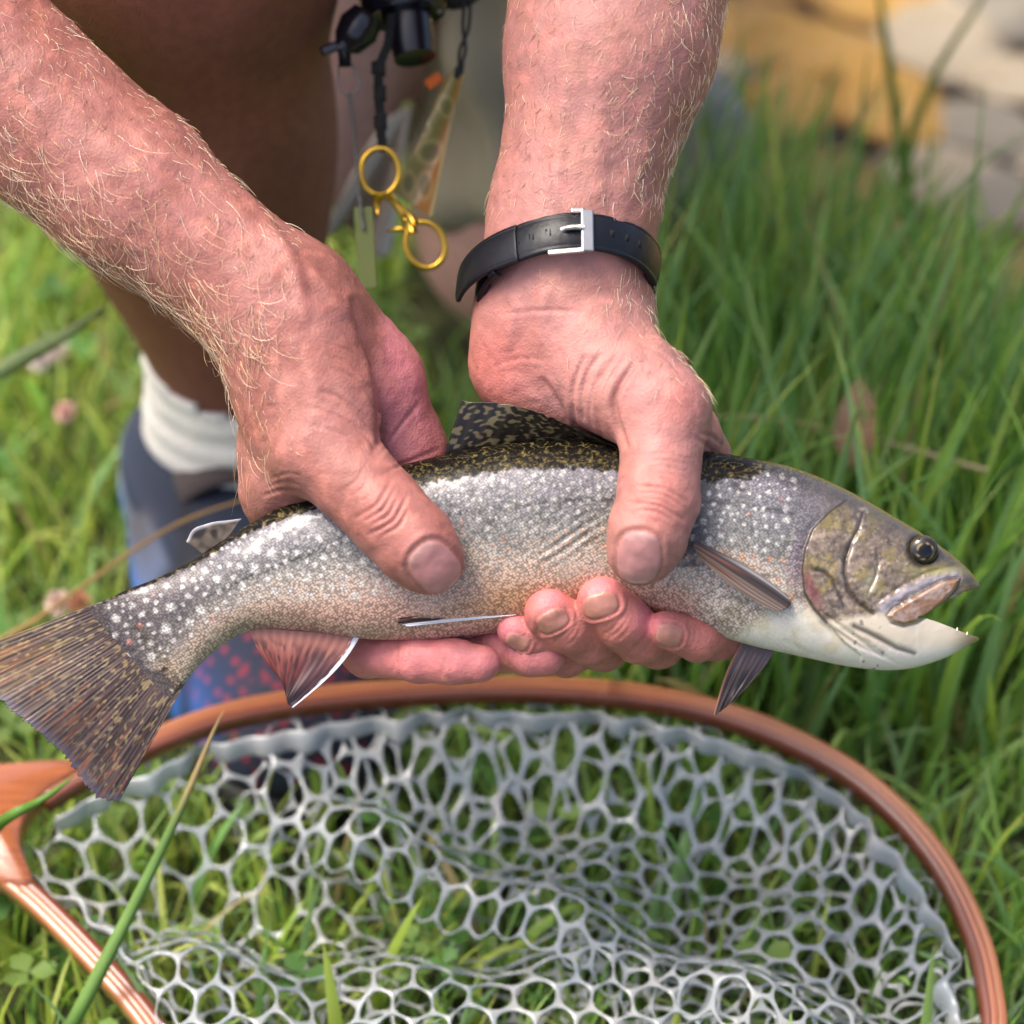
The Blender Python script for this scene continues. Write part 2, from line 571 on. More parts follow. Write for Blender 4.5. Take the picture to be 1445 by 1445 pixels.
def laplace(V, F, it=1, lam=0.5):
    for _ in range(it):
        A = np.zeros_like(V); c = np.zeros(len(V))
        for i in range(4):
            j = F[:, (i + 1) % 4]; k = F[:, i]
            for q in range(3):
                A[:, q] += np.bincount(k, V[j, q], len(V)) + np.bincount(j, V[k, q], len(V))
            c += np.bincount(k, minlength=len(V)) + np.bincount(j, minlength=len(V))
        V = V + lam * (A / np.maximum(c, 1)[:, None] - V)
    return V


# ================================================================== the ground, the stream, the grass
BANK = 0.60          # where the bank starts to fall towards the stream


def bank_y(x):
    return np.clip(0.33 - (x - 0.28) * 0.85, 0.27, 0.62) + 0.02 * np.sin(x * 17)


def ground_z(x, y):
    x = np.asarray(x, float); y = np.asarray(y, float)
    z = 0.012 * (fbm(np.stack([x, y], -1), 0.22, 5) - 0.5)
    return z - 0.17 * sstep(0.0, 0.16, y - bank_y(x))


def build_ground():
    n = 130
    gx = np.concatenate([-np.geomspace(150, 1.2, 14), np.linspace(-1.1, 1.1, n), np.geomspace(1.2, 150, 14)])
    gy = np.concatenate([-np.geomspace(150, 1.0, 14), np.linspace(-0.9, 1.9, n), np.geomspace(2.0, 200, 16)])
    X, Y = np.meshgrid(gx, gy, indexing='ij')
    Z = ground_z(X, Y)
    Z = Z + 0.2 * sstep(2.2, 3.2, Y)          # far bank rises again
    m, nt, b = mat_new("soil_and_thatch")
    tc = nd(nt, "ShaderNodeTexCoord")
    n1 = nd(nt, "ShaderNodeTexNoise"); n1.inputs["Scale"].default_value = 60; n1.inputs["Detail"].default_value = 8
    nt.links.new(tc.outputs["Object"], n1.inputs["Vector"])
    cr = nd(nt, "ShaderNodeValToRGB")
    cr.color_ramp.elements[0].position = 0.3; cr.color_ramp.elements[0].color = (0.018, 0.022, 0.008, 1)
    cr.color_ramp.elements[1].position = 0.72; cr.color_ramp.elements[1].color = (0.075, 0.085, 0.028, 1)
    nt.links.new(n1.outputs["Fac"], cr.inputs[0]); nt.links.new(cr.outputs[0], b.inputs["Base Color"])
    b.inputs["Roughness"].default_value = 0.95
    bp = nd(nt, "ShaderNodeBump"); bp.inputs["Distance"].default_value = 0.01; bp.inputs["Strength"].default_value = 0.8
    nt.links.new(n1.outputs["Fac"], bp.inputs["Height"]); nt.links.new(bp.outputs[0], b.inputs["Normal"])
    o = mesh_np("ground", np.stack([X, Y, Z], -1).reshape(-1, 3), grid_faces(len(gx), len(gy)), m)
    tag(o, "grassy soil of the stream bank", kind="structure")
    # gravel bed
    bx = np.linspace(-2.5, 3, 110); by = np.linspace(0.22, 3.2, 95)
    X, Y = np.meshgrid(bx, by, indexing='ij')
    Z = ground_z(X, Y) + 0.008 + 0.03 * (fbm(np.stack([X, Y], -1), 0.09, 31) - 0.5) - 0.06 * (1 - sstep(0.0, 0.1, Y - bank_y(X)))
    m, nt, b = mat_new("stream_gravel")
    tc = nd(nt, "ShaderNodeTexCoord")
    v = nd(nt, "ShaderNodeTexVoronoi"); v.inputs["Scale"].default_value = 38
    n1 = nd(nt, "ShaderNodeTexNoise"); n1.inputs["Scale"].default_value = 9; n1.inputs["Detail"].default_value = 5
    for q in (v, n1): nt.links.new(tc.outputs["Object"], q.inputs["Vector"])
    cr = nd(nt, "ShaderNodeValToRGB")
    e = cr.color_ramp.elements
    e[0].position = 0.3; e[0].color = (*lin(118, 90, 44), 1); e[1].position = 0.7; e[1].color = (*lin(186, 152, 82), 1)
    nt.links.new(n1.outputs["Fac"], cr.inputs[0])
    mx = nd(nt, "ShaderNodeMix", data_type='RGBA'); mx.inputs[0].default_value = 0.35
    sp = nd(nt, "ShaderNodeValToRGB"); e = sp.color_ramp.elements
    e[0].color = (*lin(96, 90, 80), 1); e[1].color = (*lin(184, 164, 124), 1)
    nt.links.new(v.outputs["Color"], sp.inputs[0])
    nt.links.new(cr.outputs[0], mx.inputs[6]); nt.links.new(sp.outputs[0], mx.inputs[7]); nt.links.new(mx.outputs[2], b.inputs["Base Color"])
    b.inputs["Roughness"].default_value = 0.7
    o = mesh_np("stream_bed", np.stack([X, Y, Z], -1).reshape(-1, 3), grid_faces(len(bx), len(by)), m)
    tag(o, "golden gravel bed of the shallow stream", kind="structure")
    # water
    wx = np.linspace(-2.5, 3, 160); wy = np.linspace(0.30, 3.0, 130)
    X, Y = np.meshgrid(wx, wy, indexing='ij')
    P = np.stack([X * 0.8, Y * 1.6], -1)
    Z = -0.118 + 0.010 * (fbm(P, 0.16, 51) - 0.5)
    m, nt, b = mat_new("clear_water")
    b.inputs["Base Color"].default_value = (0.9, 0.92, 0.86, 1); b.inputs["Roughness"].default_value = 0.03
    b.inputs["IOR"].default_value = 1.33; b.inputs["Transmission Weight"].default_value = 1.0
    tc = nd(nt, "ShaderNodeTexCoord"); n1 = nd(nt, "ShaderNodeTexNoise"); n1.inputs["Scale"].default_value = 26
    nt.links.new(tc.outputs["Object"], n1.inputs["Vector"])
    bp = nd(nt, "ShaderNodeBump"); bp.inputs["Distance"].default_value = 0.008; nt.links.new(n1.outputs["Fac"], bp.inputs["Height"]); nt.links.new(bp.outputs[0], b.inputs["Normal"])
    out = nt.nodes["Material Output"]
    tr = nd(nt, "ShaderNodeBsdfTransparent"); tr.inputs[0].default_value = (0.94, 0.92, 0.84, 1)
    gl = nd(nt, "ShaderNodeBsdfGlossy"); gl.inputs["Roughness"].default_value = 0.12
    fr = nd(nt, "ShaderNodeFresnel"); fr.inputs[0].default_value = 1.16; nt.links.new(bp.outputs[0], fr.inputs["Normal"]); nt.links.new(bp.outputs[0], gl.inputs["Normal"])
    mxs = nd(nt, "ShaderNodeMixShader"); nt.links.new(fr.outputs[0], mxs.inputs[0]); nt.links.new(tr.outputs[0], mxs.inputs[1]); nt.links.new(gl.outputs[0], mxs.inputs[2]); nt.links.new(mxs.outputs[0], out.inputs[0])
    o = mesh_np("water", np.stack([X, Y, Z], -1).reshape(-1, 3), grid_faces(len(wx), len(wy)), m)
    tag(o, "clear shallow water of the stream", kind="structure")


def stone(name, c, r, seed, mat, squash=0.6):
    bm = bmesh.new()
    bmesh.ops.create_icosphere(bm, subdivisions=4, radius=1.0)
    V = np.array([v.co[:] for v in bm.verts]); F = np.array([[v.index for v in f.verts] for f in bm.faces])
    bm.free()
    d = 1 + 0.5 * (fbm(V + seed * 7.3, 0.9, seed, 3) - 0.5)
    V = V * d[:, None] * np.array([r, r * 0.8, r * squash])
    a = seed * 1.3
    Rz = np.array([[math.cos(a), -math.sin(a), 0], [math.sin(a), math.cos(a), 0], [0, 0, 1]])
    o = mesh_np(name, V @ Rz.T, F, mat)
    o.location = c
    return o


def blades(n, pos, height, width, lean, tint, seed, K=7, fold=0.35, bend=1.0, drop=0.0):
    """grass blades as folded ribbons -> V,F,C"""
    R = np.random.default_rng(seed)
    p = pos(R, n)
    n = len(p)
    h = height(p, R); w = width(p, R)
    az = lean(p, R)
    t = np.linspace(0, 1, K)
    dirx = np.stack([np.cos(az), np.sin(az), np.zeros(n)], -1)
    bd = np.clip(R.gamma(2.2, 0.28, n) * bend, 0.05, 2.1)           # total bend (rad)
    tilt0 = R.uniform(0.0, 0.35, n)
    ang = tilt0[:, None] + bd[:, None] * t[None] ** 1.5             # angle from vertical
    seg = h[:, None] / (K - 1)
    dz = np.cos(ang) * seg; dr = np.sin(ang) * seg
    z = np.cumsum(np.concatenate([np.zeros((n, 1)), dz[:, 1:]], 1), 1); r = np.cumsum(np.concatenate([np.zeros((n, 1)), dr[:, 1:]], 1), 1)
    wob = R.normal(0, 0.06, (n, 1)) * h[:, None] * t[None] ** 2
    side = np.stack([-np.sin(az), np.cos(az), np.zeros(n)], -1)
    twist = R.normal(0, 0.7, n)[:, None] * t[None]
    base = p[:, None] + dirx[:, None] * r[..., None] + side[:, None] * wob[..., None]
    base[..., 2] += z + drop
    prof = np.clip(1.25 * (1 - t) ** 0.55, 0.03, 1.0) * (0.55 + 0.45 * np.minimum(1, t * 5))
    T = np.gradient(base, axis=1); T /= np.linalg.norm(T, axis=2)[..., None] + 1e-9
    Nn = np.cross(side[:, None] + 0 * T, T); Nn /= np.linalg.norm(Nn, axis=2)[..., None] + 1e-9
    sd = side[:, None] * np.cos(twist)[..., None] + Nn * np.sin(twist)[..., None]
    ww = (w[:, None] * prof[None] * 0.5)[..., None]
    e1 = base + sd * ww; e2 = base - sd * ww; mid = base - Nn * ww * fold
    V = np.stack([e1, mid, e2], 2).reshape(-1, 3)                   # n,K,3
    b0 = (np.arange(n) * K * 3)[:, None, None]
    q = []
    for k in range(K - 1):
        for s in (0, 1):
            q.append((k * 3 + s, k * 3 + s + 1, (k + 1) * 3 + s + 1, (k + 1) * 3 + s))
    F = (b0 + np.array(q)[None]).reshape(-1, 4)
    c = tint(p, R)
    tipdry = (R.random(n) < 0.22)
    C = np.repeat(c[:, None], K, 1)
    ty = sstep(0.75, 1.0, t)[None] * tipdry[:, None]
    C = mixc(C, lin(170, 150, 88) * np.ones(3), ty * 0.7)
    C = mixc(C, lin(150, 160, 96) * np.ones(3), (1 - sstep(0.0, 0.25, t))[None] * 0.45 * np.ones((n, 1)))
    C = np.repeat(C[:, :, None], 3, 2).reshape(-1, 3)
    return V, F, np.clip(C, 0, 1)


GREENS = np.array([lin(120, 152, 64), lin(108, 144, 62), lin(136, 166, 88), lin(98, 136, 70), lin(152, 176, 104), lin(124, 156, 100)])
YELLOWS = np.array([lin(164, 174, 72), lin(150, 166, 64), lin(182, 186, 98), lin(132, 158, 60)])


def build_grass():
    def keepout(p):
        """1 where blades would stand inside the shoe or the legs"""
        d = np.zeros(len(p), bool)
        for (a, b, r) in (((-0.13, 0.25), (-0.085, 0.09), 0.036), ((-0.012, 0.38), (0.02, 0.55), 0.05), ((0.02, 0.55), (0.07, 0.98), 0.045)):
            a = np.array(a); b = np.array(b); e = b - a
            h = np.clip(((p[:, :2] - a) @ e) / (e @ e), 0, 1)
            d |= np.linalg.norm(p[:, :2] - a - h[:, None] * e, axis=1) < r
        return d

    def scatter(x0, x1, y0, y1):
        def f(R, n):
            x = R.uniform(x0, x1, n); y = R.uniform(y0, y1, n)
            k = R.random(n) < (0.45 + 0.75 * vnoise(np.stack([x, y], -1), 0.06, 3))
            ok = (y < bank_y(x) + 0.05) & k
            p = np.stack([x, y, ground_z(x, y) - 0.003], -1)[ok]
            return p[~keepout(p)]
        return f

    def tint(p, R):
        n = len(p)
        g = GREENS[R.integers(0, len(GREENS), n)]; yl = YELLOWS[R.integers(0, len(YELLOWS), n)]
        left = 1 - sstep(-0.16, 0.02, p[:, 0])
        f = (R.random(n) < (0.12 + 0.5 * left)) * 0.8
        c = mixc(g, yl, f) * (R.uniform(0.8, 1.25, n) * (1.36 + 0.04 * (1 - left)))[:, None]
        dry = (R.random(n) < 0.035)
        return np.where(dry[:, None], lin(178, 158, 108) * np.ones(3), c)

    under = lambda p: ((p[:, 1] < 0.11) & (np.abs(p[:, 0]) < 0.22))
    def hgt(p, R):
        right = sstep(-0.02, 0.18, p[:, 0]) * sstep(0.05, 0.25, p[:, 1])
        back = sstep(0.25, 0.5, p[:, 1])
        h = 0.058 + 0.055 * right + 0.0 * back
        h = np.where(under(p), 0.052, h)
        h = h * (0.55 + 0.45 * sstep(-0.02, 0.12, bank_y(p[:, 0]) - p[:, 1]))
        return h * R.uniform(0.55, 1.35, len(p))
    def lean(p, R): return R.uniform(0, 2 * np.pi, len(p))
    sets = []
    # dense turf
    sets.append(blades(24000, scatter(-0.62, 0.62, -0.36, 0.66), hgt, lambda p, R: R.uniform(0.0016, 0.0036, len(p)), lean, tint, 21))
    # fine undergrowth
    sets.append(blades(16000, scatter(-0.62, 0.62, -0.36, 0.70), lambda p, R: 0.035 * R.uniform(0.5, 1.4, len(p)), lambda p, R: R.uniform(0.001, 0.002, len(p)), lean, tint, 22, K=5, bend=1.6))
    # broad blades
    sets.append(blades(2600, scatter(-0.62, 0.62, -0.36, 0.70), lambda p, R: hgt(p, R) * 1.15, lambda p, R: R.uniform(0.004, 0.0075, len(p)), lean, tint, 23, K=9, bend=1.1))
    # long bank grass on the right, leaning over
    sets.append(blades(6500, scatter(0.02, 0.62, 0.10, 0.60), lambda p, R: R.uniform(0.09, 0.21, len(p)) * (0.45 + 0.55 * sstep(0.0, 0.16, bank_y(p[:, 0]) - p[:, 1])), lambda p, R: R.uniform(0.002, 0.0048, len(p)), lambda p, R: R.normal(0.2, 1.6, len(p)), tint, 24, K=10, bend=0.5))
    V = []; F = []; C = []; o = 0
    for a, b, c in sets:
        V.append(a); F.append(b + o); C.append(c); o += len(a)
    V = np.vstack(V); F = np.vstack(F); C = np.vstack(C)
    g = mesh_np("grass", V, F, M_GRASS, cols=C)
    tag(g, "dense green grass covering the stream bank", "grass", kind="stuff")
    # clover and plantain leaves low in the turf
    R = np.random.default_rng(9)
    n = 700
    x = R.uniform(-0.6, 0.1, n); y = R.uniform(-0.3, 0.6, n)
    P = np.stack([x, y, ground_z(x, y)], -1); P = P[~keepout(P)]
    V = []; F = []; C = []; o = 0
    for p in P:
        hh = R.uniform(0.012, 0.045); r = R.uniform(0.004, 0.008)
        a0 = R.uniform(0, 6.28)
        c = (lin(96, 138, 70) if R.random() < 0.6 else lin(128, 156, 82)) * R.uniform(0.7, 1.2)
        for k in range(3):
            a = a0 + k * 2.094
            d = np.array([math.cos(a), math.sin(a), 0.0]); s = np.array([-d[1], d[0], 0])
            c0 = p + np.array([0, 0, hh])
            tl = R.uniform(-0.3, 0.5)
            pts = [c0, c0 + d * r * 0.9 + s * r * 0.75 + np.array([0, 0, tl * r]), c0 + d * r * 1.7 + s * r * 0.35 + np.array([0, 0, tl * r * 1.4]), c0 + d * r * 1.55 + np.array([0, 0, tl * r]), c0 + d * r * 1.7 - s * r * 0.35 + np.array([0, 0, tl * r * 1.4]), c0 + d * r * 0.9 - s * r * 0.75 + np.array([0, 0, tl * r])]
            V += pts; F += [(o, o + 1, o + 2, o + 3), (o, o + 3, o + 4, o + 5)]; C += [c] * 6; o += 6
    cl = mesh_np("clover", np.array(V), F, M_GRASS, cols=np.array(C))
    tag(cl, "small clover leaves low in the grass", "clover", kind="stuff")


def ribbon_thing(name, pts, w0, mat, col, label, cat, fold=0.3, tip_col=None, group=None, widths=None):
    """one long grass blade or stem through world points"""
    P = catmull(pts, 40)
    t = np.linspace(0, 1, 40)
    T, N, B = frames(P)
    V = []; 
    prof = np.clip(1.3 * (1 - t) ** 0.6, 0.02, 1.0) if widths is None else np.interp(t, np.linspace(0, 1, len(widths)), widths)
    view = CAM - P; view /= np.linalg.norm(view, axis=1)[:, None]
    S = np.cross(T, view); S /= np.linalg.norm(S, axis=1)[:, None]
    Nn = np.cross(S, T)
    base = np.array(P[0])
    w = (w0 * prof * 0.5)[:, None]
    V = np.stack([P + S * w, P - Nn * w * fold, P - S * w, P - Nn * (w * fold + 0.0003)], 1).reshape(-1, 3) - base
    F = [tuple(f) for f in grid_faces(40, 4, False, True)]
    c = np.ones((40, 3)) * col
    if tip_col is not None:
        c = mixc(c, tip_col * np.ones(3), sstep(0.68, 0.86, t))
    c = c * (0.9 + 0.25 * vnoise(np.stack([t * 14, 0 * t], -1), 1.0, 3))[:, None]
    o = mesh_np(name, V, F, mat, cols=np.repeat(c, 4, 0))
    o.location = base
    tag(o, label, cat, group)
    return o


def build_plants():
    g = lin(98, 138, 58)
    ribbon_thing("long_grass", [G(70, 1500, 0.01), W(110, 1430, -330), W(200, 1255, -310), W(262, 1125, -300), W(300, 1035, -292), W(316, 1002, -290)], 0.0054, M_GRASS, lin(136, 172, 92), "broad upright grass blade with a dry tip crossing the net's wooden rim", "grass blade", tip_col=lin(190, 168, 118))
    ribbon_thing("long_grass", [G(-60, 1230, 0.02), W(0, 1162, -360), W(60, 1128, -350), W(104, 1096, -345)], 0.0075, M_GRASS, lin(112, 156, 66), "short green grass blade lying over the net's wooden handle", "grass blade")
    ribbon_thing("dry_straw", [W(-60, 935, -820), W(60, 868, -800), W(180, 782, -780), W(262, 734, -770), W(352, 702, -760)], 0.0021, M_DRY, lin(176, 142, 92), "long dry straw stem leaning across the wading shoe", "stem", widths=[0.8, 1, 0.9, 0.8, 0.5])
    ribbon_thing("long_grass", [G(1290, 420, 0.0), W(1276, 260, -1900), W(1262, 140, -1850), W(1246, 30, -1800), W(1238, -60, -1780)], 0.0062, M_GRASS, lin(122, 160, 60), "tall green grass stem rising in front of the stream", "grass stem", widths=[0.8, 1.0, 0.9, 0.6, 0.3])
    ribbon_thing("long_grass", [G(1300, 420, 0.0), W(1282, 230, -1920), W(1318, 110, -1880), W(1372, 20, -1850), W(1410, -40, -1840)], 0.0055, M_GRASS, lin(150, 170, 80), "pale grass stem leaning over towards the stream", "grass stem", widths=[0.8, 1.0, 0.9, 0.6, 0.3])
    ribbon_thing("dry_straw", [W(960, 588, -980), W(1090, 592, -960), W(1240, 622, -920), W(1392, 664, -880)], 0.0026, M_DRY, lin(186, 172, 130), "bent dry stem lying in the grass above the trout's head", "stem", widths=[0.6, 0.8, 1, 0.9])
    ribbon_thing("long_grass", [W(-30, 540, -900), W(40, 500, -880), W(100, 468, -870), W(150, 430, -880)], 0.0075, M_GRASS, lin(160, 178, 116), "pale broad grass blade arching beneath the hairy forearm", "grass blade")
    ribbon_thing("long_grass", [W(925, 480, -1500), W(1010, 470, -1350), W(1110, 428, -1250), W(1240, 352, -1150)], 0.0068, M_GRASS, lin(128, 168, 92), "light green blade slanting through the long grass", "grass blade")
    # dead leaf
    n = 26
    u, v = np.meshgrid(np.linspace(0, 1, n), np.linspace(-1, 1, n), indexing='ij')
    wl = 0.5 * np.sin(np.pi * u ** 0.8) ** 0.8 + 0.02
    px = 1204 + v * wl * 60 + u * 8; py = 660 - u * 128; pz = -900 + 60 * (v * wl) ** 2 + 18 * np.sin(u * 5)
    c = mixc(lin(190, 150, 122) * np.ones(u.shape + (3,)), lin(150, 112, 86) * np.ones(3), fbm(np.stack([u * 6, v * 3], -1), 1.0, 3))
    P = W(px, py, pz).reshape(-1, 3); b = P.mean(0)
    o = mesh_np("dead_leaf", P - b, grid_faces(n, n), M_DRY, cols=c.reshape(-1, 3)); o.location = b
    sd = o.modifiers.new("thick", 'SOLIDIFY'); sd.thickness = 0.0006
    tag(o, "pinkish brown dead leaf caught upright in the grass", "leaf")
    # clover flowers
    M_FL = mat_attr("clover_flower", rough=0.7, trans=0.25)
    R = np.random.default_rng(3)
    spots = [((75, 492), -0.0, 0.011, lin(226, 206, 200), "cream clover flower under the forearm"), ((56, 508), 0, 0.009, lin(224, 210, 204), "small cream clover flower under the forearm"),
             ((92, 582), 0, 0.008, lin(222, 176, 164), "pink clover flower in the short grass"), ((196, 624), 0, 0.008, lin(216, 154, 110), "orange tinted clover flower beside the shoe"),
             ((84, 852), 0, 0.010, lin(236, 206, 190), "pale clover flower beside the tail fin"), ((112, 850), 0, 0.009, lin(226, 160, 120), "peach clover flower beside the tail fin"),
             ((1070, 548), 0, 0.006, lin(206, 150, 120), "brownish clover flower in the long grass"), ((1046, 552), 0, 0.006, lin(186, 128, 116), "dull reddish clover flower in the long grass")]
    for (x, y), _, r, c, lab in spots:
        c0 = G(x, y, 0.055)
        r = r * 0.6
        root = empty("clover_flower", (c0[0], c0[1], 0.0))
        V = []; F = []; C = []; o_ = 0
        for k in range(46):
            ph = math.acos(1 - 1.75 * (k + 0.5) / 46); az = k * 2.399
            d = np.array([math.sin(ph) * math.cos(az), math.sin(ph) * math.sin(az), math.cos(ph)])
            s = np.cross(d, [0, 0, 1.0]); s /= np.linalg.norm(s) + 1e-9
            up = np.cross(s, d)
            L = r * R.uniform(0.85, 1.15)
            p0 = c0 + d * r * 0.2
            V += [p0 - s * r * 0.1, p0 + s * r * 0.1, c0 + d * L + s * r * 0.16 + up * r * 0.1, c0 + d * L - s * r * 0.16 + up * r * 0.1]
            F.append((o_, o_ + 1, o_ + 2, o_ + 3)); o_ += 4
            cc = c * R.uniform(0.75, 1.1); C += [cc * 0.8, cc * 0.8, cc, cc]
        put(mesh_np("flower_head", np.array(V), F, M_FL, cols=np.array(C), smooth=False), root)
        V, F = tube([c0 - np.array([0.004, 0.002, 0.056]), c0 - np.array([0.002, 0, 0.03]), c0], 0.0008, 6)
        put(mesh_np("stalk", V, F, M_GRASS, cols=np.ones((len(V), 3)) * lin(110, 140, 70)), root)
        tag(root, lab, "flower", "clover flowers in the grass")


build_ground()
build_grass()
build_plants()
M_ST1 = simple("pale_stone", lin(168, 158, 146), 0.75, noise=0.25, nscale=20, bump=0.4)
M_ST2 = simple("ochre_stone", lin(178, 140, 72), 0.7, noise=0.3, nscale=20, bump=0.4)
M_ST3 = simple("grey_stone", lin(136, 132, 128), 0.75, noise=0.3, nscale=25, bump=0.4)
for (x, y, r, m, sq, lab) in (
        (1330, 215, 0.052, M_ST1, 0.45, "pale flat boulder at the edge of the stream"), (1400, 250, 0.045, M_ST3, 0.5, "grey stone beside the pale boulder at the water's edge"),
        (1330, 20, 0.075, M_ST1, 0.4, "large pale rock far out in the stream"), (1430, 80, 0.05, M_ST1, 0.5, "white rounded stone in the shallow water"),
        (1180, 45, 0.055, M_ST2, 0.5, "ochre stone under the shallow water"), (1260, 120, 0.06, M_ST2, 0.45, "broad golden stone lying in the shallows"),
        (1090, 25, 0.06, M_ST2, 0.45, "golden stone near the forearm in the stream"), (1385, 150, 0.05, M_ST3, 0.45, "dark grey stone between golden ones in the stream"),
        (1120, 110, 0.05, M_ST2, 0.5, "tan stone at the foot of the bank grass"), (1415, -20, 0.06, M_ST3, 0.5, "grey boulder beyond the large pale rock"),
        (1240, -40, 0.07, M_ST2, 0.45, "ochre boulder beyond the golden stones")):
    r = r * 0.72; sq = sq * 0.45
    p = G(x, y, -0.125)
    o = stone("stone", (p[0], p[1], -0.148 + r * sq * 0.8), r, int(x * 7 + y) % 97, m, sq)
    tag(o, lab, "stone", "stones in the stream")
RS = np.random.default_rng(17)
for k in range(20):
    x = RS.uniform(1000, 1500); y = RS.uniform(-120, 40 + (x - 1000) * 0.5)
    p = G(x, y, -0.13); r = RS.uniform(0.010, 0.022)
    o = stone("stone", (p[0], p[1], -0.15 + r * 0.15), r, 100 + k, (M_ST1, M_ST2, M_ST2, M_ST3)[k % 4], 0.4)
    tag(o, ("small pale stone on the stream bed", "small tan stone on the stream bed", "small tan stone on the stream bed", "small grey stone on the stream bed")[k % 4], "stone", ("small pale stones", "small tan stones", "small tan stones", "small grey stones")[k % 4])
p = G(935, 335, 0.0)
o = stone("stone", (p[0] + 0.0, p[1], 0.045), 0.05, 12, M_ST3, 1.2)
tag(o, "upright grey stone behind the wristwatch", "stone")

# ================================================================== the landing net
HS, HY0, HZ0 = 0.20, -0.06, 0.046          # hoop plane: z = HZ0 + HS*(y-HY0)


def on_hoop(x, y, dz=0.0):
    """photo pixel -> point on the tilted plane in which the hoop lies"""
    d = FW + RT * (x - 722.5) * PX - UP * (y - 722.5) * PX
    # C + t d : z = HZ0 + HS*(y-HY0) + dz
    t = (HZ0 + dz + HS * (CAM[1] - HY0) - CAM[2]) / (d[2] - HS * d[1])
    return CAM + t * d


HOOP_PX = [(60, 1130), (120, 1095), (205, 1055), (300, 1018), (400, 996), (500, 984), (600, 977), (700, 974), (800, 976), (900, 985), (1000, 1005), (1100, 1040), (1200, 1094),
           (1280, 1164), (1340, 1244), (1380, 1332), (1396, 1400), (1402, 1460), (1392, 1560), (1340, 1680), (1220, 1790), (1040, 1870), (820, 1890), (600, 1840), (420, 1720), (290, 1560), (200, 1430), (110, 1330), (40, 1262), (-40, 1200)]


def sweep_rect(P, n, up, hw, hh, name, mat, parent, side_off=0.0, bev=0.0016, uvo=0.0, rnd=(1, 1)):
    P = np.asarray(P)
    T = np.gradient(P, axis=0); T /= np.linalg.norm(T, axis=1)[:, None]
    S = np.cross(T, up); S /= np.linalg.norm(S, axis=1)[:, None]
    U_ = np.cross(S, T)
    L = np.r_[0, np.cumsum(np.linalg.norm(np.diff(P, axis=0), axis=1))]
    p, q = (bev if r else 0.00008 for r in rnd)
    prof = [(-hw, -hh + p), (-hw, hh - p), (-hw + p * 0.3, hh - p * 0.3), (-hw + p, hh), (hw - q, hh), (hw - q * 0.3, hh - q * 0.3), (hw, hh - q), (hw, -hh + q), (hw - q, -hh), (-hw + p, -hh)]
    V = np.stack([P + S * (a + side_off) + U_ * c for a, c in prof], 1)
    k = len(prof)
    F = [tuple(f) for f in grid_faces(len(P), k, False, True)] + [tuple(range(k)), tuple(range((len(P) - 1) * k, len(P) * k))[::-1]]
    uv = np.stack([np.repeat(L, k), np.tile([a + side_off for a, c in prof], len(P)), np.tile([c for a, c in prof], len(P)) + uvo], -1)
    return put(mesh_np(name, V.reshape(-1, 3), F, mat, uv=uv), parent)


